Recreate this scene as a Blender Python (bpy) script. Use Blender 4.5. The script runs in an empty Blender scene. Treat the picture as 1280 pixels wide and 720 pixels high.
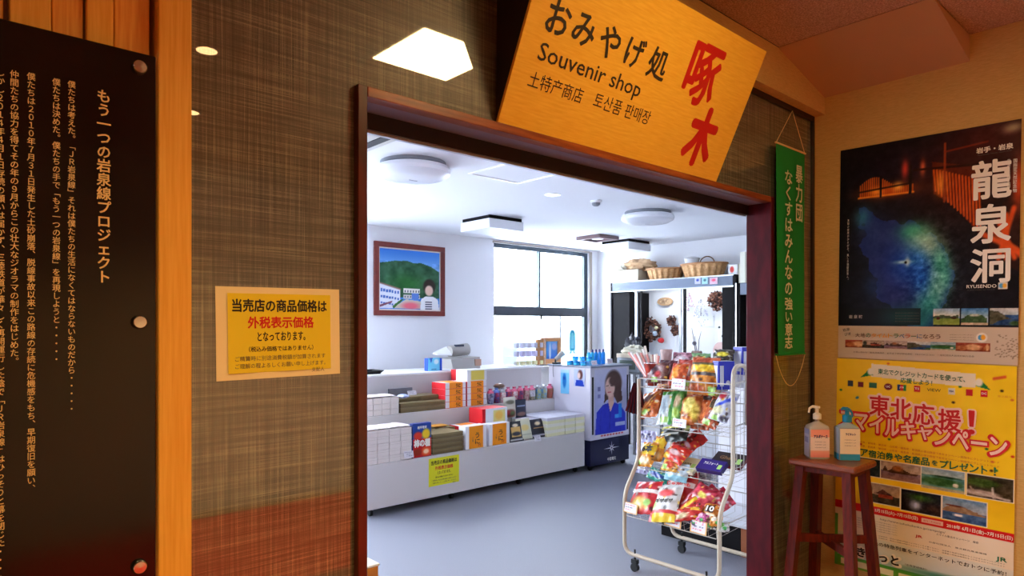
import bpy, math, random
import numpy as np
from mathutils import Matrix, Vector, Euler
random.seed(7); RNG = np.random.default_rng(5)
C = bpy.context.collection
sc = bpy.context.scene
R = math.radians

# ------------------------------------------------------------------ camera
EYE = 1.5                                  # camera height (m)
FPX, HOR, YAW = 830.0, 409.0, 47.9         # focal length in pixels (1280 wide), horizon row, heading from +X
cam = bpy.data.cameras.new('camera'); cam_o = bpy.data.objects.new('camera', cam); C.objects.link(cam_o)
cam.sensor_width = 36; cam.lens = FPX / 1280 * 36; cam.shift_y = (HOR - 360) / 1280
cam.clip_start = 0.02; cam.clip_end = 500
cam_o.location = (0, 0, EYE); cam_o.rotation_euler = (R(90), 0, R(YAW - 90))
sc.camera = cam_o

# ------------------------------------------------------------------ world, lights, exposure
SKY = 25.0
w = bpy.data.worlds.new('sky'); sc.world = w; w.use_nodes = True
bg = w.node_tree.nodes['Background']; bg.inputs[0].default_value = (0.80, 0.90, 1.0, 1); bg.inputs[1].default_value = SKY
sc.view_settings.view_transform = 'Standard'; sc.view_settings.look = 'None'
sc.view_settings.gamma = 1; sc.view_settings.exposure = 0.0
PANEL_E = 34.0          # hall ceiling panel
SPOT_E = 13.0           # hall downlights
SHOP_E = 4.5            # lit shop fixtures behind the partition (seen from the side only)
HALL_COL = (1.0, 0.66, 0.22)
def portal(loc, rot, sx, sy):
    l = bpy.data.lights.new('window_portal', 'AREA'); l.shape = 'RECTANGLE'; l.size = sx; l.size_y = sy
    l.cycles.is_portal = True
    o = bpy.data.objects.new('window_portal', l); o.location = loc; o.rotation_euler = rot; C.objects.link(o)

# ------------------------------------------------------------------ helpers
def lin(c):
    c = np.asarray(c, float) / 255.0
    return np.where(c <= 0.04045, c / 12.92, ((c + 0.055) / 1.055) ** 2.4)
def dirs(px):
    a = R(YAW); r = px - 640
    return math.cos(a) * FPX + math.sin(a) * r, math.sin(a) * FPX - math.cos(a) * r
def aY(px, y, Y):                          # point of the photograph on the plane Y
    X, D = dirs(px); t = Y / D; return Vector((X * t, Y, EYE + (HOR - y) * t))
def aX(px, y, X0):
    X, D = dirs(px); t = X0 / X; return Vector((X0, D * t, EYE + (HOR - y) * t))
def aZ(px, y, z):
    X, D = dirs(px); t = (z - EYE) / (HOR - y); return Vector((X * t, D * t, z))

MATS = {}
def mat(name, rgb=(200, 200, 200), rough=0.5, metal=0.0, spec=0.5, coat=0.0, noise=0.0, nscale=30, bump=0.0, bscale=200,
        emit=0.0, ecol=None, trans=0.0, alpha=1.0, stretch=None, rgb2=None, coat_ior=1.5, ior=1.45, coat_rough=0.02):
    if name in MATS: return MATS[name]
    m = bpy.data.materials.new(name); m.use_nodes = True; nt = m.node_tree; b = nt.nodes['Principled BSDF']
    c = tuple(lin(rgb)) + (1,)
    b.inputs['Base Color'].default_value = c; b.inputs['Roughness'].default_value = rough; b.inputs['Metallic'].default_value = metal
    b.inputs['Specular IOR Level'].default_value = spec; b.inputs['Coat Weight'].default_value = coat
    b.inputs['Coat Roughness'].default_value = coat_rough; b.inputs['Coat IOR'].default_value = coat_ior
    b.inputs['IOR'].default_value = ior; b.inputs['Transmission Weight'].default_value = trans; b.inputs['Alpha'].default_value = alpha
    if emit:
        b.inputs['Emission Color'].default_value = tuple(ecol or lin(rgb)) + (1,); b.inputs['Emission Strength'].default_value = emit
    if noise or bump:
        tc = nt.nodes.new('ShaderNodeTexCoord'); mp = nt.nodes.new('ShaderNodeMapping')
        nt.links.new(tc.outputs['Object'], mp.inputs[0])
        if stretch: mp.inputs['Scale'].default_value = stretch
        if noise:
            n = nt.nodes.new('ShaderNodeTexNoise'); n.inputs['Scale'].default_value = nscale; n.inputs['Detail'].default_value = 4
            nt.links.new(mp.outputs[0], n.inputs['Vector'])
            rp = nt.nodes.new('ShaderNodeValToRGB'); rp.color_ramp.elements[0].position = 0.35; rp.color_ramp.elements[1].position = 0.68
            c2 = tuple(lin(rgb2)) + (1,) if rgb2 is not None else tuple(np.array(c[:3]) * (1 - noise)) + (1,)
            rp.color_ramp.elements[0].color = c2; rp.color_ramp.elements[1].color = c
            nt.links.new(n.outputs[0], rp.inputs[0]); nt.links.new(rp.outputs[0], b.inputs['Base Color'])
        if bump:
            n2 = nt.nodes.new('ShaderNodeTexNoise'); n2.inputs['Scale'].default_value = bscale; n2.inputs['Detail'].default_value = 3
            nt.links.new(mp.outputs[0], n2.inputs['Vector'])
            bp = nt.nodes.new('ShaderNodeBump'); bp.inputs['Strength'].default_value = bump; bp.inputs['Distance'].default_value = 0.002
            nt.links.new(n2.outputs[0], bp.inputs['Height']); nt.links.new(bp.outputs[0], b.inputs['Normal'])
    MATS[name] = m
    return m
def print_mat(name, rough, coat=0.0, spec=0.5):
    m = mat(name, rough=rough, coat=coat, spec=spec); nt = m.node_tree
    a = nt.nodes.new('ShaderNodeAttribute'); a.attribute_name = 'Col'
    nt.links.new(a.outputs['Color'], nt.nodes['Principled BSDF'].inputs['Base Color']); return m

class MB:
    def __init__(s): s.v = []; s.f = []; s.m = []
    def add(s, vs, fs, m=0):
        n = len(s.v); s.v += [tuple(v) for v in vs]; s.f += [tuple(i + n for i in f) for f in fs]; s.m += [m] * len(fs); return s
    def box(s, x0, x1, y0, y1, z0, z1, m=0, T=None):
        vs = [Vector((x, y, z)) for x in (x0, x1) for y in (y0, y1) for z in (z0, z1)]
        if T is not None: vs = [T @ v for v in vs]
        return s.add(vs, [(0, 1, 3, 2), (4, 6, 7, 5), (0, 4, 5, 1), (2, 3, 7, 6), (0, 2, 6, 4), (1, 5, 7, 3)], m)
    def cbox(s, x0, x1, y0, y1, z0, z1, c=0.003, m=0):      # box with chamfered edges
        xs, ys, zs = (x0, x1), (y0, y1), (z0, z1); vs = []; ix = {}
        for i in (0, 1):
            for j in (0, 1):
                for k in (0, 1):
                    for a in range(3):
                        p = [xs[i], ys[j], zs[k]]; sg = [1 - 2 * i, 1 - 2 * j, 1 - 2 * k]
                        for b in range(3):
                            if b != a: p[b] += sg[b] * c
                        ix[i, j, k, a] = len(vs); vs.append(p)
        g = lambda i, j, k, a: ix[i, j, k, a]; fs = []
        for i in (0, 1): fs.append([g(i, 0, 0, 0), g(i, 0, 1, 0), g(i, 1, 1, 0), g(i, 1, 0, 0)][::1 if i == 0 else -1])
        for j in (0, 1): fs.append([g(0, j, 0, 1), g(1, j, 0, 1), g(1, j, 1, 1), g(0, j, 1, 1)][::1 if j == 0 else -1])
        for k in (0, 1): fs.append([g(0, 0, k, 2), g(0, 1, k, 2), g(1, 1, k, 2), g(1, 0, k, 2)][::1 if k == 0 else -1])
        for i in (0, 1):
            for j in (0, 1):
                for k in (0, 1):
                    t = [g(i, j, k, 0), g(i, j, k, 1), g(i, j, k, 2)]; fs.append(t if (i + j + k) % 2 == 0 else t[::-1])
        for a in (0, 1):
            for b in (0, 1):
                fs.append([g(a, b, 0, 0), g(a, b, 1, 0), g(a, b, 1, 1), g(a, b, 0, 1)][::1 if a != b else -1])
                fs.append([g(a, 0, b, 0), g(a, 0, b, 2), g(a, 1, b, 2), g(a, 1, b, 0)][::1 if a != b else -1])
                fs.append([g(0, a, b, 1), g(1, a, b, 1), g(1, a, b, 2), g(0, a, b, 2)][::1 if a != b else -1])
        return s.add(vs, fs, m)
    def tube(s, pts, r, n=6, m=0, closed=False, caps=True):
        pts = [Vector(p) for p in pts]; N = len(pts); rs = r if isinstance(r, (list, tuple)) else [r] * N
        up = None; rings = []
        for i, p in enumerate(pts):
            a = pts[(i - 1) % N] if (i or closed) else p; b = pts[(i + 1) % N] if (i < N - 1 or closed) else p
            d = (b - a).normalized()
            if up is None: up = d.orthogonal().normalized()
            up = (up - d * up.dot(d)); up = up.normalized() if up.length > 1e-6 else d.orthogonal().normalized()
            q = d.cross(up); rings.append([p + (up * math.cos(2 * math.pi * k / n) + q * math.sin(2 * math.pi * k / n)) * rs[i] for k in range(n)])
        fs = []
        for i in range(N if closed else N - 1):
            j = (i + 1) % N
            for k in range(n): fs.append((i * n + k, i * n + (k + 1) % n, j * n + (k + 1) % n, j * n + k))
        if caps and not closed: fs += [tuple(range(n))[::-1], tuple((N - 1) * n + k for k in range(n))]
        return s.add([v for rg in rings for v in rg], fs, m)
    def lathe(s, prof, n=20, c=(0, 0, 0), m=0, T=None, sx=1, sy=1):
        vs = []
        for r, z in prof:
            for k in range(n):
                a = 2 * math.pi * k / n; v = Vector((c[0] + r * math.cos(a) * sx, c[1] + r * math.sin(a) * sy, c[2] + z)); vs.append(T @ v if T is not None else v)
        fs = [(i * n + k, i * n + (k + 1) % n, (i + 1) * n + (k + 1) % n, (i + 1) * n + k) for i in range(len(prof) - 1) for k in range(n)]
        if prof[0][0] > 1e-5: fs.append(tuple(range(n))[::-1])
        if prof[-1][0] > 1e-5: fs.append(tuple((len(prof) - 1) * n + k for k in range(n)))
        return s.add(vs, fs, m)
    def build(s, name, mats, parent=None, smooth=False, T=None):
        me = bpy.data.meshes.new(name); me.from_pydata(s.v, [], s.f)
        for m in (mats if isinstance(mats, (list, tuple)) else [mats]): me.materials.append(m)
        me.polygons.foreach_set('material_index', s.m)
        if smooth:
            me.polygons.foreach_set('use_smooth', [True] * len(s.f))
            try: me.set_sharp_from_angle(angle=R(40))
            except Exception: pass
        me.update()
        o = bpy.data.objects.new(name, me); C.objects.link(o)
        if parent: o.parent = parent
        if T is not None: o.matrix_local = T
        return o
def tag(o, label=None, cat=None, group=None, kind=None):
    if label: o['label'] = label
    if cat: o['category'] = cat
    if group: o['group'] = group
    if kind: o['kind'] = kind
    return o
def thing(name, label, cat, loc=(0, 0, 0), rot=(0, 0, 0), group=None):
    o = bpy.data.objects.new(name, None); o.empty_display_size = 0.05; C.objects.link(o); o.location = loc; o.rotation_euler = rot
    return tag(o, label, cat, group)
def struct(name, loc=(0, 0, 0), rot=(0, 0, 0), label=None):
    o = bpy.data.objects.new(name, None); C.objects.link(o); o.location = loc; o.rotation_euler = rot; o['kind'] = 'structure'
    if label: o['label'] = label
    return o
def copy_tree(o, parent=None):
    c = o.copy(); C.objects.link(c); c.parent = parent
    for ch in list(o.children): copy_tree(ch, c)
    return c
ONY = (R(90), 0, 0)             # sheets that face -Y: local x right, y up, z towards the viewer
ONX = (R(90), 0, R(-90))        # sheets that face -X
ORD = ['first', 'second', 'third', 'fourth', 'fifth', 'sixth', 'seventh', 'eighth', 'ninth', 'tenth', 'eleventh', 'twelfth']

# flat lettering: queued, turned into meshes at the end in one go
TQ = []
def text(s, parent, x, y, w=None, h=None, m=None, z=0.0012, bold=0.0, vert=False, rot=0.0, res=2, name='lettering', label=None, align='C', line=1.0, T=None):
    cu = bpy.data.curves.new(name, 'FONT')
    V = {'ー': '｜', '「': '﹁', '」': '﹂', '（': '︵', '）': '︶', '。': '︒', '、': '︑'}
    cu.body = '\n'.join(V.get(ch, ch) for ch in s) if vert else s
    cu.align_x = 'CENTER'; cu.size = 1; cu.space_line = line; cu.resolution_u = res; cu.fill_mode = 'FRONT'
    o = bpy.data.objects.new(name, cu); C.objects.link(o); TQ.append((o, parent, x, y, z, w, h, m, rot, name, label, align, T, bold, len(s)))
def flush_text():
    bpy.context.view_layer.update(); dg = bpy.context.evaluated_depsgraph_get()
    for (o, parent, x, y, z, w, h, m, rot, name, label, align, T, bold, nch) in TQ:
        me = bpy.data.meshes.new_from_object(o.evaluated_get(dg)); n = len(me.vertices)
        if n:
            co = np.empty(n * 3); me.vertices.foreach_get('co', co); co = co.reshape(-1, 3)
            lo, hi = co.min(0), co.max(0); ex = np.maximum(hi - lo, 1e-6)
            sx = w / ex[0] if w else None; sy = h / ex[1] if h else None
            sx = sx or sy; sy = sy or sx
            cx = (lo[0] + hi[0]) / 2 if align == 'C' else lo[0]
            co[:, 0] = (co[:, 0] - cx) * sx; co[:, 1] = (co[:, 1] - (lo[1] + hi[1]) / 2) * sy; co[:, 2] = 0
            me.vertices.foreach_set('co', co.ravel()); me.update()
            if bold > 0.004:                     # heavier strokes: the same outline repeated around itself
                em = (h / (nch if o.data.body.count('\n') and nch > 1 else 1)) if h else co[:, 1].max() * 2
                r_ = bold * em; kk = 12 if bold > .06 else 8; fs = [tuple(p.vertices) for p in me.polygons]; V, Fc = [], []
                for q_ in range(kk + 1):
                    a_ = 2 * math.pi * q_ / kk; d_ = (0, 0, 0) if q_ == kk else (r_ * math.cos(a_), r_ * math.sin(a_), -.00001 * (q_ + 1))
                    V += (co + np.array(d_)).tolist(); Fc += [tuple(i_ + n * q_ for i_ in f_) for f_ in fs]
                old = me; me = bpy.data.meshes.new(name); me.from_pydata(V, [], Fc); me.update(); bpy.data.meshes.remove(old)
        me.materials.clear(); me.materials.append(m)
        q = bpy.data.objects.new(name, me); C.objects.link(q); q.parent = parent
        L = Matrix.Translation((x, y, z)) @ Matrix.Rotation(rot, 4, 'Z'); q.matrix_local = (T @ L) if T is not None else L
        if label: q['label'] = label
        cu = o.data; bpy.data.objects.remove(o); bpy.data.curves.remove(cu)

# flat prints: colours computed on a fine grid of vertices
def smooth_noise(ny, nx, gy, gx):
    g = RNG.random((gy + 2, gx + 2)); yy = np.linspace(0, gy, ny); xx = np.linspace(0, gx, nx)
    yi = yy.astype(int).clip(0, gy); xi = xx.astype(int).clip(0, gx); fy = (yy - yi)[:, None]; fx = (xx - xi)[None]
    fy = fy * fy * (3 - 2 * fy); fx = fx * fx * (3 - 2 * fx)
    a = g[yi][:, xi]; b = g[yi][:, xi + 1]; c = g[yi + 1][:, xi]; d = g[yi + 1][:, xi + 1]
    return (a * (1 - fx) + b * fx) * (1 - fy) + (c * (1 - fx) + d * fx) * fy
class Canvas:
    def __init__(s, nx, ny, base=(255, 255, 255)):
        s.nx, s.ny = nx, ny; s.a = np.zeros((ny, nx, 3)) + np.array(base, float)
        s.u, s.v = np.meshgrid(np.linspace(0, 1, nx), np.linspace(0, 1, ny))
    def put(s, k, c): k = np.clip(k, 0, 1)[..., None]; s.a = s.a * (1 - k) + np.array(c, float) * k; return s
    def rect(s, u0, v0, u1, v1, c): return s.put(((s.u >= u0) & (s.u <= u1) & (s.v >= v0) & (s.v <= v1)).astype(float), c)
    def ell(s, cu, cv, ru, rv, c, soft=0.25, k=1.0):
        d = np.sqrt(((s.u - cu) / ru) ** 2 + ((s.v - cv) / rv) ** 2); return s.put(k * np.clip((1 + soft - d) / (2 * soft), 0, 1), c)
    def glow(s, cu, cv, ru, rv, c, k=1.0): return s.put(k * np.exp(-(((s.u - cu) / ru) ** 2 + ((s.v - cv) / rv) ** 2)), c)
    def poly(s, pts, c, warp=0.0):
        ins = np.zeros(s.u.shape, bool); n = len(pts); U_, V_ = s.u, s.v
        if warp: U_ = s.u + warp * (smooth_noise(s.ny, s.nx, 24, 18) - .5) + .5 * warp * (smooth_noise(s.ny, s.nx, 60, 44) - .5); V_ = s.v + warp * (smooth_noise(s.ny, s.nx, 24, 18) - .5)
        for i in range(n):
            (x0, y0), (x1, y1) = pts[i], pts[(i + 1) % n]
            if y0 == y1: continue
            k = ((V_ >= min(y0, y1)) & (V_ < max(y0, y1))) & (U_ < x0 + (V_ - y0) * (x1 - x0) / (y1 - y0)); ins ^= k
        return s.put(ins.astype(float), c)
    def line(s, p, q, wd, c, k=1.0):
        dx, dy = q[0] - p[0], q[1] - p[1]; L = dx * dx + dy * dy; t = np.clip(((s.u - p[0]) * dx + (s.v - p[1]) * dy) / L, 0, 1)
        d = np.hypot(s.u - p[0] - t * dx, s.v - p[1] - t * dy); return s.put(k * np.clip(1.5 - d / wd, 0, 1), c)
    def grad(s, v0, v1, c0, c1):
        k = np.clip((s.v - v0) / (v1 - v0), 0, 1)[..., None]; m = ((s.v >= v0) & (s.v <= v1))[..., None]
        s.a = np.where(m, np.array(c0, float) * (1 - k) + np.array(c1, float) * k, s.a); return s
    def noise(s, amt, g=12, mask=None):
        n = (smooth_noise(s.ny, s.nx, g * s.ny // s.nx + 1, g) - 0.5 + 0.6 * (smooth_noise(s.ny, s.nx, 3 * g * s.ny // s.nx + 1, 3 * g) - 0.5)) * 2 * amt
        if mask is not None: n = n * mask
        s.a = np.clip(s.a + n[..., None], 0, 255); return s
    def sub(s, u0, v0, u1, v1, o):           # paste a smaller canvas
        i0, i1 = int(round(u0 * (s.nx - 1))), int(round(u1 * (s.nx - 1))); j0, j1 = int(round(v0 * (s.ny - 1))), int(round(v1 * (s.ny - 1)))
        ii = np.linspace(0, o.nx - 1, i1 - i0 + 1).astype(int); jj = np.linspace(0, o.ny - 1, j1 - j0 + 1).astype(int)
        s.a[j0:j1 + 1, i0:i1 + 1] = o.a[jj][:, ii]; return s
    def mesh(s, name, w, h, m, parent, x=0, y=0, z=0.001, fz=None, label=None, T=None):
        nx, ny = s.nx, s.ny; X = x + (s.u - 0.5) * w; Y = y - (s.v - 0.5) * h; Z = np.full_like(X, z) if fz is None else z + fz(s.u, s.v)
        me = bpy.data.meshes.new(name); k = np.arange(nx * ny).reshape(ny, nx)
        q = np.stack([k[1:, :-1], k[1:, 1:], k[:-1, 1:], k[:-1, :-1]], -1).reshape(-1, 4)
        me.vertices.add(nx * ny); me.vertices.foreach_set('co', np.stack([X, Y, Z], -1).ravel())
        me.loops.add(q.size); me.loops.foreach_set('vertex_index', q.ravel()); me.polygons.add(len(q))
        me.polygons.foreach_set('loop_start', np.arange(len(q)) * 4); me.polygons.foreach_set('use_smooth', [True] * len(q))
        me.update(calc_edges=True); me.materials.append(m)
        at = me.color_attributes.new('Col', 'FLOAT_COLOR', 'POINT')
        col = np.ones((nx * ny, 4)); col[:, :3] = lin(s.a.reshape(-1, 3)); at.data.foreach_set('color', col.ravel())
        o = bpy.data.objects.new(name, me); C.objects.link(o); o.parent = parent
        if T is not None: o.matrix_local = T
        if label: o['label'] = label
        return o

# ------------------------------------------------------------------ materials
M_white = mat('white_paint', (236, 236, 238), 0.55)
M_wallshop = mat('shop_wall_paper', (232, 232, 236), 0.85, bump=0.15, bscale=300)
M_ceilshop = mat('shop_ceiling_paint', (235, 235, 240), 0.9)
M_floor = mat('grey_vinyl_floor', (142, 143, 154), 0.55, noise=0.12, nscale=180, rgb2=(122, 123, 134))
M_cream = mat('cream_wallpaper', (214, 180, 112), 0.85, noise=0.2, nscale=40, stretch=(1, 1, 9), rgb2=(200, 164, 96), bump=0.3, bscale=260)
M_accoust = mat('acoustic_tile', (205, 170, 140), 0.95, noise=0.3, nscale=160, rgb2=(150, 112, 86))
M_wood = mat('pale_cedar', (240, 184, 84), 0.45, noise=0.3, nscale=14, stretch=(14, 14, 0.5), rgb2=(228, 164, 62))
M_wood2 = mat('warm_cedar', (238, 176, 84), 0.45, noise=0.3, nscale=14, stretch=(14, 14, 0.5), rgb2=(222, 146, 62))
M_groove = mat('groove_wood', (150, 72, 30), 0.6)
M_mahog = mat('mahogany', (92, 26, 16), 0.3, noise=0.3, nscale=16, stretch=(2, 2, 0.5), rgb2=(64, 16, 12), coat=0.5, coat_rough=0.15)
M_mahogx = mat('mahogany_header', (156, 84, 38), 0.3, noise=0.3, nscale=10, stretch=(0.6, 4, 8), rgb2=(112, 46, 22), coat=0.5, coat_rough=0.15)
M_dark = mat('dark_brown_trim', (30, 18, 18), 0.35)
M_soffit = mat('dark_reveal', (128, 120, 134), 0.3)
M_black = mat('black_plastic', (18, 18, 20), 0.4)
M_blackpaint = mat('black_laminate', (20, 18, 21), 0.6, spec=.1)
M_acryl = mat('black_acrylic_sign', (26, 17, 17), 0.12, noise=0.5, nscale=9, rgb2=(16, 10, 12), spec=0.4)
M_gold = mat('gold_lettering', (222, 190, 140), 0.5)
M_steel = mat('steel', (200, 200, 200), 0.2, metal=1.0)
M_alu = mat('aluminium', (190, 195, 200), 0.35, metal=0.8)
M_creamtube = mat('cream_enamel_tube', (186, 170, 150), 0.35)
M_wire = mat('cream_wire', (186, 178, 170), 0.35)
M_ink = mat('black_ink', (28, 24, 22), 0.6)
M_red = mat('red_ink', (205, 22, 22), 0.6)
M_whiteink = mat('white_ink', (240, 236, 226), 0.6)
M_greenink = mat('green_ink', (30, 110, 70), 0.6)
M_paper = mat('paper', (240, 236, 226), 0.7)
M_greytext = mat('grey_ink', (90, 84, 76), 0.7)
M_print = print_mat('matt_print', 0.6)
M_gloss = print_mat('glossy_print', 0.4, spec=0.2)
M_film = print_mat('film_print', 0.3)

def woven():
    m = mat('woven_glass_panel', (110, 92, 62), 0.45, coat=1.0, coat_ior=1.95, coat_rough=0.0); nt = m.node_tree; b = nt.nodes['Principled BSDF']
    tc = nt.nodes.new('ShaderNodeTexCoord'); facs = []
    for sc_, s2 in (((4, 4, 700), 3), ((620, 620, 3), 3), ((5, 5, 170), 1), ((150, 150, 3), 1)):
        mp = nt.nodes.new('ShaderNodeMapping'); mp.inputs['Scale'].default_value = sc_; nt.links.new(tc.outputs['Object'], mp.inputs[0])
        n = nt.nodes.new('ShaderNodeTexNoise'); n.inputs['Scale'].default_value = 1.0; n.inputs['Detail'].default_value = s2; nt.links.new(mp.outputs[0], n.inputs['Vector']); facs.append(n)
    def mth(op, a, c):
        q = nt.nodes.new('ShaderNodeMath'); q.operation = op
        for i, x in enumerate((a, c)):
            if isinstance(x, float): q.inputs[i].default_value = x
            else: nt.links.new(x.outputs[0], q.inputs[i])
        return q
    mx = mth('MAXIMUM', facs[0], facs[1]); av = mth('ADD', mth('MULTIPLY', facs[2], 0.5), mth('MULTIPLY', facs[3], 0.5))
    sm = mth('ADD', mth('MULTIPLY', mx, 0.7), mth('MULTIPLY', av, 0.4))
    rp = nt.nodes.new('ShaderNodeValToRGB'); e = rp.color_ramp.elements
    e[0].position = 0.42; e[0].color = tuple(lin((32, 31, 28))) + (1,); e[1].position = 0.80; e[1].color = tuple(lin((166, 164, 144))) + (1,)
    k = e.new(0.58); k.color = tuple(lin((80, 79, 70))) + (1,)
    nt.links.new(sm.outputs[0], rp.inputs[0]); nt.links.new(rp.outputs[0], b.inputs['Base Color'])
    return m
M_woven = woven()

# ------------------------------------------------------------------ the two rooms
YP, XW = 1.5, 3.44                 # partition plane, right wall plane of the hall
HZ = 2.78                          # hall ceiling
SZ, SYB, SXR, SXL = 2.58, 6.2, 7.25, -3.0   # shop: ceiling, back wall, right wall, left wall
HY0, HX0 = -2.45, -2.2
def sbox(name, b, m, parent=None, label=None):
    o = MB().box(*b).build(name, m, parent)
    if parent is None: o['kind'] = 'structure'
    if label: o['label'] = label
    return o
sbox('floor', (HX0, XW, HY0, YP + 0.05, -0.05, 0), mat('hall_floor_vinyl', (150, 92, 56), 0.6))
sbox('floor_shop', (SXL, SXR, YP + 0.05, SYB, -0.05, 0), M_floor)
# ceiling of the hall: square acoustic tiles laid with joints
cl = struct('ceiling'); MB().box(HX0, XW, HY0, YP + 0.1, HZ + 0.012, HZ + 0.06).build('backing', M_dark, cl)
xs = np.arange(XW - 0.5, HX0, -0.91); 
edges = [XW] + list(xs) + [HX0]; yed = [1.437, 0.814, 0.814 - 0.91, 0.814 - 1.82, HY0]
for i in range(len(edges) - 1):
    for j in range(len(yed) - 1):
        MB().cbox(edges[i + 1] + 0.001, edges[i] - 0.001, yed[j + 1] + 0.001, yed[j] - 0.001, HZ, HZ + 0.012, 0.003).build('tile', M_accoust, cl)
sbox('wall_right', (XW, XW + 0.1, HY0, YP + 0.1, 0, HZ + .07), M_cream)
sbox('wall_rear', (HX0, XW, HY0 - 0.1, HY0, 0, HZ + .07), mat('rear_wall_paper', (222, 196, 150), 0.8))
sbox('wall_left', (HX0 - 0.1, HX0, HY0, YP, 0, HZ + .07), mat('rear_wall_paper'))
# sloping boxed soffit in the corner of the ceiling
s = MB(); y0, y1 = 0.814, 1.437
s.add([(2.94, y0, 2.779), (XW, y0, 2.779), (XW, y0, 2.665), (2.94, y1, 2.779), (XW, y1, 2.779), (XW, y1, 2.665)], [(0, 2, 1), (3, 4, 5), (0, 3, 5, 2), (0, 1, 4, 3), (1, 2, 5, 4)])
s.build('trim_1', mat('soffit_paper', (190, 150, 108), 0.9, bump=0.2, bscale=200))['kind'] = 'structure'
sbox('trim_2', (0.435, XW, 1.437, YP + 0.1, 2.58, HZ), M_cream, label='papered beam above the woven panels')

# partition: woven panels (hall side) with the shop wall behind
wf = struct('wall_front')
MB().box(0.435, 0.822, YP, YP + 0.05, 0, 2.58).build('woven_panel', M_woven, wf)
MB().box(0.8225, 2.9865, YP, YP + 0.05, 2.106, 2.58).build('woven_panel', M_woven, wf)
MB().box(2.987, 3.418, YP, YP + 0.05, 0, 2.58).build('woven_panel', M_woven, wf)
MB().box(3.418, XW, YP - 0.012, YP + 0.05, 0, 2.58).build('edge_strip', M_dark, wf)
MB().box(0.435, 3.418, YP - 0.012, YP, 2.555, 2.58).build('edge_strip', M_dark, wf)
for b in ((SXL, 0.822, 0, HZ + .07), (2.987, SXR, 0, HZ + .07), (0.822, 2.987, 2.107, HZ + .07)):
    MB().box(b[0], b[1], YP + 0.05, YP + 0.1, b[2], b[3]).build('shop_side_board', M_wallshop, wf)
# doorway frame
dr = struct('door_1', (0, 0, 0), label='wide mahogany doorway frame into the shop')
MB().cbox(0.822, 0.849, YP - 0.02, YP + 0.105, 0, 2.106, 0.002).build('jamb', M_mahog, dr)
MB().cbox(2.96, 2.987, YP - 0.02, YP + 0.105, 0, 2.106, 0.002).build('jamb', mat('mahogany_dark', (84, 10, 24), 0.5, spec=.2, noise=0.3, nscale=16, stretch=(2, 2, 0.5), rgb2=(60, 8, 18)), dr)
MB().cbox(0.849, 2.96, YP - 0.02, YP + 0.02, 2.08, 2.106, 0.002).build('header', M_mahogx, dr)
MB().box(0.849, 2.96, YP + 0.02, YP + 0.095, 2.081, 2.1).build('header_reveal', M_soffit, dr)
MB().box(0.849, 2.96, YP + 0.095, YP + 0.125, 2.036, 2.1).build('header_rail', M_dark, dr)
MB().box(0.849, 2.96, YP + 0.105, YP + 0.12, 2.030, 2.036).build('door_track', M_alu, dr)
# cedar post and cedar board wall on the left
MB().cbox(0.371, 0.435, YP - 0.018, YP + 0.05, 0, HZ, 0.002).build('trim_3', M_wood)['kind'] = 'structure'
wl = struct('wall_cedar')
MB().box(HX0, 0.371, YP + 0.045, YP + 0.06, 0, HZ).build('backing', M_groove, wl)
bx = [-0.12, 0.118 - 0.03, 0.142, 0.185, 0.2165, 0.28, 0.353]
pxs = [(-100, 4), (12, 64), (65, 104), (108, 142), (143, 187)]
for i, (p0, p1) in enumerate(pxs):
    Y = YP + (0.008, 0.0, 0.010, 0.0, 0.008)[i]
    x0, x1 = aY(p0, 0, Y).x, aY(p1, 0, Y).x
    MB().cbox(x0, x1, Y, YP + 0.045, 0, HZ, 0.002).build('plank', (M_wood2, M_wood, M_wood2, M_wood, M_wood2)[i], wl)
x = aY(-100, 0, YP).x - 0.005
while x > HX0 + 0.1:
    MB().cbox(x - 0.1, x, YP + 0.01, YP + 0.045, 0, HZ, 0.002).build('plank', M_wood2, wl); x -= 0.105

# shop shell
mat('window_bronze', (70, 82, 92), 0.4, metal=0.3)
WX0, WX1, WZ0, WZ1 = 5.30, 7.06, 0.99, 2.54
wb = struct('wall_back')
VX0, VX1 = -1.2, 3.0                # second window, left of what the doorway shows
MB().box(SXL, VX0, SYB, SYB + 0.14, 0, SZ).box(VX1, WX0, SYB, SYB + 0.14, 0, SZ).box(WX1, SXR + 0.1, SYB, SYB + 0.14, 0, SZ).box(WX0, WX1, SYB, SYB + 0.14, 0, WZ0).box(WX0, WX1, SYB, SYB + 0.14, WZ1, SZ).box(VX0, VX1, SYB, SYB + 0.14, 0, 0.6).box(VX0, VX1, SYB, SYB + 0.14, 2.45, SZ).build('plasterboard', M_wallshop, wb)
sbox('wall_shop_right', (SXR, SXR + 0.1, YP + 0.1, SYB, 0, SZ), M_wallshop)
sbox('wall_shop_left', (SXL - 0.1, SXL, YP + 0.1, SYB, 0, SZ), M_wallshop)
portal(((VX0 + VX1) / 2, SYB + 0.16, 1.525), (R(-90), 0, 0), VX1 - VX0, 1.85)
w2 = struct('window_2', label='wide window left of the doorway view')
for x in (VX0, .2, 1.6, VX1 - .04): MB().box(x, x + .04, SYB + .03, SYB + .07, .6, 2.45).build('mullion', mat('window_bronze'), w2)
for z in (.6, 2.41): MB().box(VX0, VX1, SYB + .07, SYB + .10, z, z + .04).build('window_frame', mat('window_bronze'), w2)
portal(((WX0 + WX1) / 2, SYB + 0.16, (WZ0 + WZ1) / 2), (R(-90), 0, 0), WX1 - WX0, WZ1 - WZ0)
ch = struct('ceiling_shop')
MB().box(SXL, SXR, YP + 0.1, SYB, SZ, SZ + 0.05).build('ceiling_board', M_ceilshop, ch)
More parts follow.
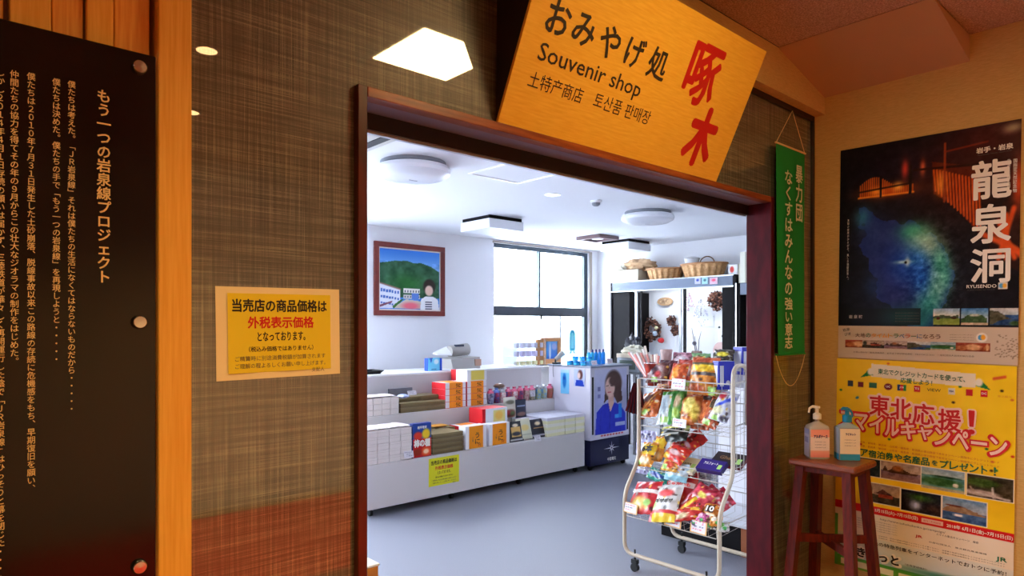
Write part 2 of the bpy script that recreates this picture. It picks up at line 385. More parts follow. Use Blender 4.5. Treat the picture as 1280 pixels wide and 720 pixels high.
MB().box(SXR, SXR+0.1, SYB, SYB+0.14, SZ, SZ+0.05).build('ceiling_board', M_ceilshop, ch)

# window_1
w1 = struct('window_1', label='bright window with dark transom in the back wall')
M_fr = mat('window_bronze')
M_trn = mat('transom_grey', (62, 66, 76), 0.5)
glassm = mat('window_glass', (255, 255, 255), 0.0, trans=1.0, ior=1.02)
yy0, yy1 = SYB + 0.03, SYB + 0.075
MB().box(WX0, WX0 + 0.03, yy0, yy1, WZ0, WZ1).box(WX1 - 0.07, WX1, yy0, yy1, WZ0, WZ1).box(WX0 + 0.03, WX1 - 0.07, yy0, yy1, WZ1 - 0.05, WZ1).box(WX0 + 0.03, WX1 - 0.07, yy0, yy1, WZ0, WZ0 + 0.03).build('window_frame', M_fr, w1)
MB().box(WX0 + 0.03, WX1 - 0.07, yy0 - 0.015, yy1, 1.645, 1.765).build('transom', M_trn, w1)
MB().box(6.105, 6.135, yy0, yy1, 1.765, WZ1 - 0.05).build('mullion', M_fr, w1)
MB().box(6.11, 6.14, yy0 - 0.03, yy0 - 0.015, 1.60, 1.66).build('latch', M_black, w1)
MB().box(6.10, 6.13, yy0 - 0.01, yy0, 2.02, 2.06).build('latch', M_black, w1)
MB().box(6.52, 6.55, yy0 + 0.02, yy1, WZ0 + 0.03, 1.645).build('mullion', mat('pale_mullion', (225, 230, 235), 0.4), w1)
for a, b, c, d in ((WX0 + .03, 6.105, 1.765, WZ1 - .05), (6.135, WX1 - .07, 1.765, WZ1 - .05), (WX0 + .03, 6.52, WZ0 + .03, 1.645), (6.55, WX1 - .07, WZ0 + .03, 1.645)):
    MB().box(a, b, yy0 + 0.028, yy0 + 0.032, c, d).build('pane', glassm, w1)
MB().box(WX0 - 0.02, WX1 + 0.02, SYB - 0.05, yy0, WZ0 - 0.03, WZ0).build('window_sill', M_white, w1)
MB().box(WX1, WX1 + 0.045, SYB - 0.02, SYB, WZ0, WZ1 + 0.015).box(WX0 - 0.02, WX1, SYB - 0.02, SYB, WZ1, WZ1 + 0.02).build('architrave', mat('bronze_architrave', (150, 138, 128), 0.4), w1)
# outside: a hazy hill, and ground made pale to bounce daylight into the shop
g = MB(); rr = random.Random(3); hx = [(-60 + i * 8, -.6 + 1.2 * math.sin(i * .8) + rr.random() * 1.5) for i in range(22)]
vs = []; 
for x, z in hx: vs += [(x, 60, -3), (x, 62, z), (x, 75, z * 1.15)]
fs = [];
for i in range(21): fs += [(3 * i, 3 * i + 3, 3 * i + 4, 3 * i + 1), (3 * i + 1, 3 * i + 4, 3 * i + 5, 3 * i + 2)]
g.add(vs, fs).build('hill', mat('hazy_hill', (70, 84, 104), 0.9))['kind'] = 'structure'
MB().box(-60, 110, 6.5, 60, -3.2, -3).build('ground', mat('outdoor_ground', (186, 192, 204), 0.9))['kind'] = 'structure'

# ------------------------------------------------------------------ hall lamps
def panel_lamp(x, y):
    t = thing('ceiling_panel_light', 'square flat ceiling light panel reflected in the woven glass partition', 'ceiling light', (x, y, HZ))
    MB().box(-.225, .225, -.225, .225, -0.02, -0.001).build('frame', M_white, t)
    MB().box(-.21, .21, -.21, .21, -0.024, -0.021).build('diffuser', mat('panel_diffuser', (255, 240, 215), emit=PANEL_E, ecol=(1, 0.73, 0.32)), t)
panel_lamp(1.81, 0.47)
def downlight(x, y, lab, en=42):
    t = thing('downlight', lab, 'downlight', (x, y, HZ), group='hall downlights')
    MB().lathe([(0.045, -0.004), (0.06, -0.006), (0.062, -0.001)], 20).build('trim_ring', M_white, t, True)
    MB().lathe([(0.0, -0.010), (0.03, -0.009), (0.045, -0.005)], 20).build('bulb', mat('warm_bulb', (255, 214, 160), emit=SPOT_E, ecol=(1, 0.62, 0.26)), t, True)
    l = bpy.data.lights.new('downlight_beam', 'SPOT'); l.energy = en; l.color = HALL_COL; l.spot_size = R(130); l.spot_blend = 0.8; l.shadow_soft_size = 0.05
    o = bpy.data.objects.new('downlight_beam', l); C.objects.link(o); o.parent = t; o.location = (0, 0, -0.03)
downlight(1.01, -0.22, 'round ceiling downlight nearest the black text panel, mirrored in the partition', 75)
downlight(1.23, -1.21, 'second round ceiling downlight further from the partition', 230)
downlight(0.05, 0.35, 'added unseen ceiling downlight brightening the black text panel and cedar wall', 75)  # unseen lamp added to brighten the cedar and the text panel

# ------------------------------------------------------------------ black acrylic text panel
PY = YP - 0.04
t = thing('text_panel', 'tall black glossy panel with gold vertical Japanese text and round studs', 'sign', (0, PY, 1.515), ONY)
MB().cbox(-0.75, 0.361, -0.525, 0.525, -0.006, 0, 0.0015).build('board', M_acryl, t)
for z in (2.01, 1.51, 1.03):
    s = MB(); s.lathe([(0.010, -0.036), (0.010, 0.0), (0.0135, 0.001), (0.0135, 0.008), (0.011, 0.011), (0, 0.0115)], 24, (0.331, z - 1.515, 0)); s.build('stud', M_steel, t, True)
    MB().lathe([(0.010, -0.036), (0.010, 0.0), (0.0135, 0.001), (0.0135, 0.008), (0.011, 0.011), (0, 0.0115)], 24, (-0.72, z - 1.515, 0)).build('stud', M_steel, t, True)
def column(s, px, y0, y1, w, bold=0.0):
    a = aY(px, y0, PY - 0.001); b = aY(px, y1, PY - 0.001)
    text(s, t, a.x, (a.z + b.z) / 2 - 1.515, w, a.z - b.z, M_gold, 0.0008, bold, True)
column('もう一つの岩泉線プロジェクト', 130, 113, 353, 0.0235, 0.02)
column('僕たちは考えた。「ＪＲ岩泉線」それは僕たちの生活になくてはならないものだから・・・・・', 89.5, 101, 512, 0.0125, 0.01)
column('僕たちは決めた。僕たちの手で「もう一つの岩泉線」を再現しようと・・・・・', 70.5, 98, 450, 0.0125, 0.01)
column('僕たちは２０１０年７月３１日発生した土砂崩落、脱線事故以来この路線の存続に危機感をもち、早期復旧を願い、', 39, 91, 609, 0.0125, 0.01)
column('仲間たちの協力を得てその年の９月からこの壮大なジオラマの制作をはじめた。', 18, 88, 450, 0.0125, 0.01)
column('しかし２０１４年４月１日存続の願いは届かず、三陸鉄道が華々しく再開運行した陰で「ＪＲ岩泉線」はひっそりと幕を閉じた・・・・', 0.5, 86, 722, 0.0125, 0.01)

# ------------------------------------------------------------------ price notices (A4)
M_noteyel = mat('notice_yellow', (232, 212, 20), 0.35, coat=0.3)
M_notepap = mat('laminated_paper', (240, 226, 190), 0.35, coat=0.3)
def notice(loc, W, H, lab, rot=0.0, wave=0.002, mg=(0.085, 0.07), yel=None, pap=None):
    t = thing('price_notice', lab, 'notice', loc, (R(90), 0, 0), None)
    t.rotation_euler = (Matrix.Rotation(R(90), 4, 'X') @ Matrix.Rotation(rot, 4, 'Z')).to_euler()
    n = 12; s = MB(); vs = []; 
    for k in (0, 1):
        for i in range(n + 1):
            x = -W / 2 + W * i / n; z = -wave * (1 + math.sin(i * 1.1)) * 0.5
            vs += [(x, -H / 2, z - .0006 * k), (x, H / 2, z - .0006 * k)]
    fs = [(2 * i, 2 * i + 2, 2 * i + 3, 2 * i + 1) for i in range(n)] + [(2 * i + 1 + 2 * n + 2, 2 * i + 3 + 2 * n + 2, 2 * i + 2 + 2 * n + 2, 2 * i + 2 * n + 2) for i in range(n)]
    s.add(vs, fs).build('sheet', pap or M_notepap, t, True)
    w2, h2 = W * (1 - 2 * mg[0]), H * (1 - 2 * mg[1])
    MB().add([(-w2 / 2, -h2 / 2, .0004), (w2 / 2, -h2 / 2, .0004), (w2 / 2, h2 / 2, .0004), (-w2 / 2, h2 / 2, .0004)], [(0, 1, 2, 3)]).build('yellow_field', yel or M_noteyel, t)
    L = [('当売店の商品価格は', .30, .76, .135, M_ink, .03), ('外税表示価格', .115, .53, .125, M_red, .03), ('となっております。', -.04, .385, .10, M_ink, .02),
         ('（税込み価格ではありません）', -.175, .52, .058, M_ink, .015), ('ご精算時に別途消費税額が加算されます', -.275, .73, .055, M_greytext, .0), ('ご理解の程よろしくお願い申し上げます。', -.355, .73, .055, M_greytext, .0), ('支配人', -.43, .11, .05, M_greytext, 0)]
    for s_, y, w_, h_, m_, b_ in L:
        text(s_, t, (0.30 if s_ == '支配人' else 0.0) * W, y * H, w_ * W, h_ * H, m_, 0.0009, b_)
    return t
notice((0.635, YP - 0.003, 1.4875), 0.293, 0.207, 'yellow price notice with cream margin taped to the woven panel left of the doorway', rot=0.012)

# ------------------------------------------------------------------ tilted shop sign
SB = Vector((1.8885, 1.486, 2.106)); k = R(25)
sr = thing('shop_sign', 'tilted pale wooden souvenir shop sign with black and red lettering above the doorway', 'sign', SB + 0.263 * Vector((0, -math.sin(k), math.cos(k))), (R(115), 0, 0)); sr.scale = (1.052, 1.052, 1.052)
MB().cbox(-0.573, 0.573, -0.25, 0.25, -0.010, 0, 0.001).build('board', mat('sign_veneer', (240, 192, 68), 0.45, noise=0.3, nscale=10, stretch=(1.5, 16, 16), rgb2=(230, 176, 52)), sr)
s = MB(); kc, ks = math.cos(k), math.sin(k)
for x0 in (-.573, .561):            # black side cheeks closing the wedge between sign and wall
    tri = [(-.2455, -.0105), (.249, -.0105), (.249 - .21 * ks * 0.97, -.0105 - .21 * kc * 0.97)]
    s = MB(); s.add([(x0, a, b) for a, b in tri] + [(x0 + .012, a, b) for a, b in tri], [(0, 2, 1), (3, 4, 5), (0, 1, 4, 3), (1, 2, 5, 4), (2, 0, 3, 5)]).build('side_cheek', M_dark, sr)
M_sgn = mat('sign_black', (44, 38, 26), 0.6); M_sred = mat('sign_red', (190, 16, 14), 0.55)
for ch_, x, y, h in (('お', -.462, .062, .085), ('み', -.356, .060, .082), ('や', -.240, .058, .088), ('げ', -.120, .060, .086), ('処', .003, .058, .092)):
    text(ch_, sr, x, y, None, h, M_sgn, .001, .022)
text('Souvenir shop', sr, -.268, -.042, .462, .062, M_sgn, .001, .008)
text('土特产商店', sr, -.395, -.112, .225, .044, M_sgn, .001, .002)
text('토산품 판매장', sr, -.088, -.108, .285, .045, M_sgn, .001, .0)
text('啄', sr, .250, .082, .178, .190, M_sred, .001, .028)
text('木', sr, .370, -.110, .165, .198, M_sred, .001, .045)

# ------------------------------------------------------------------ green hanging banner
M_green = mat('green_cloth', (10, 142, 62), 0.7, bump=0.1, bscale=500)
t = thing('hanging_banner', 'long green vertical banner with pale Japanese characters hung right of the doorway', 'banner', (3.14, YP - 0.028, 1.865), ONY)
cv = MB(); n = 14; vs = []
for i in range(n + 1):
    for j in range(25):
        u = i / n; v = j / 24; z = 0.006 * math.sin(u * 5 + v * 1.5) * (0.2 + v)
        vs.append((-.15 + .3 * u + 0.012 * v * v * (0.5 - u), .495 - .99 * v, z))
cv.add(vs, [(i * 25 + j, i * 25 + j + 1, (i + 1) * 25 + j + 1, (i + 1) * 25 + j) for i in range(n) for j in range(24)]).build('cloth', M_green, t, True)
MB().tube([(-.156, .497, 0), (.156, .497, 0)], .005).build('rod', mat('pale_rod', (220, 200, 150), .5), t)
MB().tube([(-.150, -.495, 0), (.150, -.495, 0)], .005).build('rod', M_green, t)
MB().tube([(-.15, .497, 0), (-.01, .672, 0.012), (.15, .497, 0)], .0018).build('cord', mat('cream_cord', (214, 196, 150), .8), t)
MB().tube([(-.15 + .3 * i / 14, -.497 - .15 * math.sin(math.pi * i / 14) ** .8, 0) for i in range(15)], .0018).build('cord', mat('cream_cord'), t)
M_bt = mat('banner_ink', (214, 226, 190), 0.7)
text('暴力団', t, .065, .285, .072, .27, M_bt, .011, .02, True)
text('なくすはみんなの', t, -.045, .085, .075, .59, M_bt, .011, .02, True)
text('強い意志', t, -.045, -.345, .078, .24, M_bt, .011, .02, True)

# ------------------------------------------------------------------ wall posters (B1)
def scenery(kind, nx=40, ny=26):
    c = Canvas(nx, ny, (170, 200, 225))
    if kind == 'cows': c.grad(0, .45, (150, 190, 220), (225, 225, 210)).poly([(0, .45), (.3, .38), (.7, .45), (1, .35), (1, .62), (0, .62)], (70, 90, 60)).grad(.6, 1, (120, 150, 60), (150, 170, 70)).ell(.17, .6, .08, .1, (80, 40, 30)).ell(.78, .55, .12, .07, (60, 40, 30))
    if kind == 'cliff': c.grad(0, .5, (70, 130, 190), (160, 190, 200)).poly([(0, .6), (.2, .4), (.5, .3), (.8, .4), (1, .6), (1, 1), (0, 1)], (60, 90, 50)).grad(.85, 1, (200, 180, 150), (210, 190, 160)).ell(.5, .4, .2, .06, (200, 200, 180))
    if kind == 'coast': c.grad(0, .4, (200, 200, 195), (170, 190, 200)).grad(.4, 1, (40, 80, 130), (30, 60, 100)).poly([(0, .1), (.3, .15), (.6, .5), (.75, .6), (.3, .75), (0, 1)], (80, 80, 60)).ell(.9, .9, .2, .15, (60, 90, 50))
    if kind == 'rocks': c.grad(0, .5, (170, 150, 140), (190, 170, 150)).grad(.5, 1, (110, 90, 110), (150, 110, 100)).poly([(.02, .55), (.08, .2), (.18, .5), (.35, .15), (.55, .3), (.75, .45), (.95, .52), (.9, .6), (.3, .62)], (70, 44, 30)).ell(.42, .3, .12, .15, (160, 100, 50), .4)
    if kind == 'islands': c.grad(0, .3, (140, 170, 190), (180, 200, 200)).grad(.3, 1, (90, 150, 150), (110, 160, 150)).ell(.55, .33, .35, .06, (30, 70, 40)).ell(.45, .6, .5, .2, (50, 100, 40)).ell(.8, .65, .07, .1, (220, 220, 200)).grad(.88, 1, (170, 170, 130), (190, 180, 150))
    if kind == 'trees': c.grad(0, 1, (50, 44, 24), (70, 60, 36)).ell(.3, .3, .4, .2, (60, 90, 20)).ell(.3, .8, .4, .15, (180, 160, 150)).line((.55, .5), (.58, .95), .03, (220, 210, 200)).line((.05, .55), (.2, .9), .03, (180, 160, 140)).line((.2, .8), (.9, .95), .05, (200, 190, 180))
    if kind == 'temple': c.grad(0, .6, (150, 130, 110), (190, 160, 130)).poly([(.3, .45), (.5, .2), (.8, .5), (.95, .55), (.2, .5)], (80, 40, 24)).grad(.55, 1, (60, 50, 26), (50, 40, 20)).ell(.1, .35, .08, .3, (40, 44, 24)).rect(.35, .5, .8, .7, (150, 60, 30))
    if kind == 'cave': c.grad(0, 1, (10, 10, 26), (24, 14, 10)).glow(.35, .65, .14, .25, (190, 210, 255)).glow(.5, .25, .3, .16, (60, 120, 30), .9).glow(.8, .7, .2, .2, (70, 40, 20), .8)
    if kind == 'town': c.grad(0, .5, (110, 150, 190), (170, 180, 190)).grad(.5, 1, (70, 110, 160), (50, 80, 130)).poly([(0, .5), (.15, .35), (.5, .32), (.7, .45), (1, .55), (1, .62), (0, .6)], (150, 120, 90)).ell(.25, .32, .2, .05, (110, 60, 40)).ell(.35, .72, .12, .04, (230, 230, 230))
    if kind == 'hands': c.grad(0, 1, (150, 60, 30), (120, 50, 20)).ell(.6, .5, .3, .4, (220, 170, 120)).ell(.2, .6, .2, .3, (170, 100, 50))
    if kind == 'dark': c.grad(0, 1, (30, 40, 30), (20, 26, 20))
    return c.noise(22, 10)
VERT_ROT = Matrix.Rotation(-.0125, 4, 'Z')
def wall_sheet(name, lab, cy, cz):
    t = thing(name, lab, 'poster', (XW - 0.004, cy, cz)); t.rotation_euler = (Euler(ONX).to_matrix().to_4x4() @ VERT_ROT).to_euler(); return t
PW, PH = 0.728, 1.03
t = wall_sheet('cave_poster', 'large dark poster of a blue cave pool with white calligraphy on the papered wall', 1.0, 1.86)
c = Canvas(230, 330, (14, 12, 20))
U = lambda x: x / PW + .5
V = lambda y: .5 - y / PH
c.glow(.55, .12, .5, .12, (26, 16, 40), .8).glow(.85, .06, .2, .10, (110, 20, 30), .6).glow(.75, .2, .3, .2, (60, 16, 14), .8)
# glowing walkway
for i in range(26):
    u = .12 + i * .0125 + .012; top = .185 - .03 * math.sin(i * .23); c.line((u, top), (u, .238), .0035, (235, 110, 24), .9)
c.glow(.30, .225, .16, .03, (220, 90, 20), .8).glow(.36, .21, .03, .02, (255, 190, 70)).glow(.23, .22, .04, .02, (255, 160, 40))
c.line((.12, .242), (.45, .242), .004, (255, 150, 40), .9).line((.12, .215), (.45, .2), .004, (30, 14, 10), .9)
c.rect(.25, .15, .265, .25, (18, 10, 12)).rect(.42, .12, .44, .25, (20, 10, 12))
c.glow(.40, .135, .02, .04, (230, 70, 50), .9).glow(.50, .14, .015, .035, (240, 110, 60), .9)
c.poly([(.55, .12), (.80, .17), (.80, .45), (.68, .33), (.56, .26)], (92, 28, 12))
for i in range(15):
    u = .56 + i * .017; v0 = .155 + i * .005; v1 = .25 + i * .0135; c.line((u, v0), (u + .012, v1), .0042, (222, 92, 22), .95)
c.glow(.60, .22, .03, .05, (255, 170, 60), .8).line((.45, .145), (.80, .16), .005, (40, 12, 10)).line((.62, .05), (.62, .30), .006, (150, 60, 24)).line((.62, .085), (.84, .07), .004, (130, 40, 20), .8)
c.poly([(.84, .43), (.92, .33), (1.0, .30), (1, .62), (.86, .55)], (40, 14, 12))
for i in range(5): c.line((.97 - i * .035, .36 + i * .025), (.90 + .02 * i + i * .018, .56), .012, (226, 88, 30), .95)
c.glow(.99, .26, .03, .10, (230, 80, 30), .9).glow(.96, .03, .05, .02, (200, 190, 150), .8)
# blue pool
c.poly([(.13, .315), (.19, .30), (.30, .36), (.42, .37), (.50, .40), (.60, .47), (.68, .60), (.66, .70), (.60, .80), (.48, .88), (.38, .80), (.27, .72), (.20, .62), (.16, .50)], (30, 46, 120), .06); c.glow(.34, .62, .12, .16, (36, 30, 96), .7)
c.glow(.15, .34, .05, .05, (60, 150, 180), .8).glow(.22, .66, .06, .06, (30, 60, 120), .6).glow(.22, .42, .10, .08, (40, 60, 130), .8)
for a, b, r1, r2, cc in ((.45, .42, .08, .04, (60, 190, 140)), (.50, .47, .09, .06, (150, 230, 180)), (.53, .50, .06, .05, (200, 235, 200)), (.60, .56, .05, .06, (90, 200, 160)), (.62, .63, .05, .07, (80, 190, 170)), (.57, .68, .06, .08, (130, 210, 190)), (.54, .75, .07, .06, (60, 170, 160)), (.50, .82, .06, .05, (30, 130, 140)), (.47, .55, .06, .05, (40, 140, 210)), (.50, .63, .05, .07, (20, 110, 220))): c.glow(a, b, r1, r2, cc, .9)
c.glow(.41, .57, .12, .10, (24, 90, 220), .7).glow(.40, .555, .05, .008, (190, 240, 255)).glow(.42, .555, .014, .02, (220, 250, 255)).ell(.41, .557, .008, .006, (10, 20, 40))
k1 = (np.exp(-(((c.u - .56) / .16) ** 2 + ((c.v - .62) / .22) ** 2))); c.noise(45, 50, k1); c.noise(7, 30)
c.rect(.0, .765, .5, .84, (14, 12, 16)); c.glow(.4, .80, .13, .05, (30, 90, 90), .7)
for a, b, kd in ((.054, .151, 'cows'), (.159, .257, 'cliff'), (.266, .362, 'coast')): c.sub(U(a), V(-.276), U(b), V(-.347), scenery(kd))
c.rect(0, V(-.356), 1, 1, (206, 190, 168)); c.sub(U(-.33), V(-.428), U(-.23), V(-.463), scenery('hands')); 
for i, kd in enumerate(('temple', 'rocks', 'coast', 'islands', 'hands')): c.sub(U(-.25 + i * .098), V(-.428), U(-.152 + i * .098 + .002), V(-.463), scenery(kd))
c.sub(U(.242), V(-.428), U(.264), V(-.463), scenery('hands'))
c.ell(U(.236), V(-.402), .028, .02, (240, 236, 226), .1).ell(U(.232), V(-.402), .014, .011, (80, 160, 210), .1).ell(U(.241), V(-.401), .012, .011, (240, 170, 40), .2)
for i in range(60):
    a = RNG.random() * .08 + .285; b = -.39 - RNG.random() * .10; c.ell(U(a), V(b), .004, .002, (120, 100, 80), .5)
c.rect(U(.292), V(-.165), U(.325), V(-.195), (230, 225, 215)).ell(U(.303), V(-.18), .012, .010, (80, 160, 210)).ell(U(.314), V(-.18), .010, .009, (240, 180, 50))
c.mesh('sheet', PW, PH, M_gloss, t, fz=lambda u, v: .0012 * np.sin(u * 7 + v * 3), z=0.001)
for s_, y in (('龍', .278), ('泉', .088), ('洞', -.092)): text(s_, t, .262, y, .138, .162 if s_ != '洞' else .142, M_whiteink, .004, .022)
text('岩手・岩泉', t, .272, .408, .130, .024, M_whiteink, .004, .03); text('Iwatesenn Town, Iwate Pref', t, .272, .388, .12, .006, M_greytext, .004)
text('国指定天然記念物', t, .345, .28, .014, .14, M_whiteink, .004, .01, True); text('日本三大鍾乳洞', t, .323, .292, .012, .12, M_whiteink, .004, .01, True)
text('RYUSENDO', t, .232, -.180, .108, .014, M_whiteink, .004, .015); text('The mysterious beautiful cavern of the world', t, .23, -.196, .10, .004, M_greytext, .004)
text('岩 泉 町', t, -.282, -.312, .062, .017, M_whiteink, .004, .0)
text('未知の世界がひろがる、美しき洞窟世界へ。', t, -.322, .02, .009, .30, M_whiteink, .004, 0, True, res=1)
for i in range(4): text('鍾乳洞の奥に広がる神秘の地底湖が訪れる人を迎える', t, -.055, -.295 - i * .013, .10, .005, M_greytext, .004, 0, res=1)
text('岩泉', t, -.325, -.376, .034, .015, M_greytext, .004, .02, rot=.2); text('ジオ', t, -.318, -.398, .03, .014, M_ink, .004, .02, rot=.2)
for i, (s_, cc) in enumerate(zip('大地のタイムトラベラーになろう', 'kkgoooogbrgbkkk')):
    text(s_, t, -.272 + i * .0245, -.402, .0205, .0195 if s_ != 'ー' else .003, {'k': mat('brown_ink', (90, 50, 30), .6), 'g': mat('green_ink'), 'o': mat('orange_ink', (226, 150, 20), .6), 'b': mat('blue_ink', (50, 110, 160), .6), 'r': mat('rust_ink', (200, 90, 30), .6)}[cc], .004, .02)
for i in range(3): text('岩手県岩泉町のジオサイト案内とお問い合わせ', t, .162, -.392 - i * .011, .09, .004, M_greytext, .004, 0, res=1)
text('お問い合わせ　龍泉洞事務所　岩手県下閉伊郡岩泉町　TEL0194-22-2566　一般社団法人岩泉町観光協会', t, -.04, -.485, .50, .008, M_greytext, .004, 0, res=1)

t = wall_sheet('campaign_poster', 'large yellow poster with red Japanese headlines and seven small photos on the wall', 1.017, 0.825)
c = Canvas(230, 325, (250, 212, 26)); c.noise(6, 8)
for i in range(60):
    a, b = (RNG.random(), RNG.random() * .55) ; cc = [(200, 40, 30), (40, 130, 60), (60, 40, 20), (220, 120, 40), (60, 140, 160)][i % 5]
    if .12 < a < .82 and .02 < b < .48 and i % 4: continue
    c.ell(a, b, .009, .005, cc, .3)
c.poly([(.22, .018), (.80, .040), (.80, .098), (.22, .078)], (240, 232, 205))
for x, sgn in ((.205, -1), (.83, 1)):
    yb = .065 if sgn < 0 else .085; c.poly([(x, yb - .02), (x + sgn * -.03, yb + .006), (x + sgn * .05, yb + .02)], (30, 130, 60)).ell(x - sgn * .012, yb - .010, .02, .017, (240, 236, 215))
for i, (x, cc) in enumerate(((-.300, (60, 70, 80)), (-.252, (110, 30, 40)), (-.195, (40, 100, 60)), (-.128, (110, 20, 30)), (-.070, (30, 60, 120)), (-.006, (210, 40, 40)), (.130, (240, 236, 220)), (.196, (190, 30, 36)), (.252, (215, 30, 40)))):
    w_ = .026 if i not in (2, 4) else .036; y_ = .392 - (x + .3) * .005
    if i == 3: c.ell(U(x), V(y_), .024, .015, cc, .1)
    else: c.rect(U(x - w_ / 2) , V(y_ + .015), U(x + w_ / 2), V(y_ - .013), cc)
    if i == 4: c.rect(U(x - .006), V(y_ + .015), U(x + .006), V(y_ - .013), (200, 40, 40)).rect(U(x + .006), V(y_ + .015), U(x + .018), V(y_ - .013), (40, 140, 60))
c.line((U(.285), V(.458)), (U(.325), V(.468)), .006, (220, 70, 50), .8)
for a, b, e, f, kd in ((-.30, .035, -.162, -.045, 'dark'), (-.153, .035, .010, -.045, 'rocks'), (.019, .035, .183, -.056, 'islands'), (.196, .035, .357, -.058, 'trees'), (-.22, -.080, -.075, -.168, 'temple'), (-.066, -.082, .095, -.178, 'cave'), (.103, -.082, .266, -.181, 'town')):
    c.rect(U(a) - .006, V(b) - .004, U(e) + .006, V(f) + .004, (245, 240, 225)); c.sub(U(a), V(b), U(e), V(f), scenery(kd, 44, 28))
c.rect(0, V(-.188), 1, V(-.228), (216, 26, 30)); c.rect(.0, V(-.188), .06, V(-.24), (216, 26, 30))
c.rect(0, V(-.228), 1, V(-.345), (238, 226, 205)); c.grad(V(-.345), V(-.47), (226, 226, 214), (190, 214, 226)); c.grad(V(-.46), 1, (70, 160, 60), (120, 180, 50))
c.ell(.85, V(-.45), .4, .018, (70, 140, 120), .4); c.rect(.04, V(-.475), .37, V(-.505), (235, 235, 200)).rect(.40, V(-.48), .80, V(-.51), (235, 235, 200)); c.rect(.0, V(-.26), .018, V(-.52), (90, 170, 70))
c.rect(U(.02), V(-.199), U(.105), V(-.217), (240, 200, 180))
c.mesh('sheet', PW, PH, M_gloss, t, fz=lambda u, v: .0012 * np.sin(u * 5 + v * 4), z=0.001)
Z = .004; tilt = -.05
text('東北でクレジットカードを使って、', t, .005, .455, .355, .026, M_greenink, Z, .015, rot=-.04)
text('応援しよう！', t, -.01, .424, .13, .024, M_greenink, Z, .02, rot=-.04)
for s_, x in (('UC', -.128), ('JCB', -.070), ('TS', -.006), ('VISA', .130), ('DC', .252)): text(s_, t, x, .392, .018, .009, M_whiteink if x != .13 else mat('navy_ink', (24, 36, 100), .6), Z, .03)
text('VIEW', t, .062, .391, .055, .013, M_ink, Z, .0); text('東北観光', t, .325, .385, .05, .010, mat('orange_ink'), Z, 0)
M_pink = mat('pale_pink_ink', (250, 214, 196), .6)
for b_, m_, z_ in ((.085, M_pink, Z), (.022, M_red, Z + .0012)):
    for i, (s_, x, y) in enumerate((('東', -.165, .298), ('北', -.072, .290), ('応', .022, .277), ('援', .125, .262))): text(s_, t, x, y, .086 + (.008 if m_ is M_pink else 0), .094 + (.008 if m_ is M_pink else 0), m_, z_, b_)
    text('！', t, .208, .262, .022, .10, m_, z_, b_)
M_sred2 = mat('deep_red_ink', (214, 24, 28), .6)
for b_, m_, z_, e in ((.10, M_sred2, Z + .002, .010), (.03, M_pink, Z + .0032, 0)):
    for i, s_ in enumerate('スマイルキャンペーン'):
        hh = .076 if s_ != 'ャ' else .055
        text(s_ if s_ != 'ー' else '一', t, -.315 + i * .069, .215 - .005 * i, .058 + e, (hh if s_ not in 'ー' else .012) + e, m_, z_, b_)
for i in range(2): text('青森県・岩手県・宮城県・秋田県・山形県・福島県・新潟県の宿泊施設で本キャンペーン期間中にクレジットカード', t, .0, .108 - i * .018, .62, .011, mat('rust_ink'), Z, 0, rot=-.02, res=1)
for i, s_ in enumerate('ペア宿泊券や名産品をプレゼント！'):
    text(s_, t, -.268 + i * .0375, .062, (.007 if s_ == '！' else .020 if s_ == 'ト' else .033 if s_ != 'を' else .022), .034 if s_ not in 'をー' else .022, M_greenink, Z, .03)
text('2018年 5月15日(火)~7月15日(日)', t, -.115, -.206, .24, .020, M_whiteink, Z, .02)
text('2018年 6月1日(金)~7月15日(日)', t, .240, -.210, .24, .020, M_whiteink, Z, .02)
text('宿泊ご利用期間', t, .062, -.208, .07, .010, M_red, Z, 0)
text('http://www.tohokukanko.jp/campaign/', t, -.02, -.245, .27, .013, M_greytext, Z, 0)
text('スマイル東北キャンペーン　検索', t, .16, -.258, .16, .010, M_greytext, Z, 0)
for i in range(5): text('応募方法・対象クレジットカードでご宿泊代金をお支払いください', t, -.17, -.26 - i * .011, .18, .005, M_greytext, Z, 0, res=1)
text('JR', t, .01, -.288, .028, .014, M_red, Z, .04); text('公益社団法人　東北観光推進機構', t, .16, -.300, .22, .007, M_greytext, Z, 0); text('JR', t, .322, -.310, .038, .022, M_greenink, Z, .04)
for i in range(2): text('※対象施設、応募条件、賞品の詳細は特設ウェブサイトをご覧ください　当選者の発表は発送をもってかえさせていただきます', t, .06, -.325 - i * .010, .55, .005, M_greytext, Z, 0, res=1)
text('新幹線、JRの特急列車をインターネットでおトクに予約！', t, .03, -.366, .62, .022, M_ink, Z, .01)
text('えきねっと', t, -.19, -.425, .25, .050, mat('white_ink'), Z, .13); text('えきねっと', t, -.19, -.425, .235, .042, M_ink, Z + .0012, .05)
text('（会員登録無料）', t, .0, -.43, .09, .010, M_ink, Z, 0)

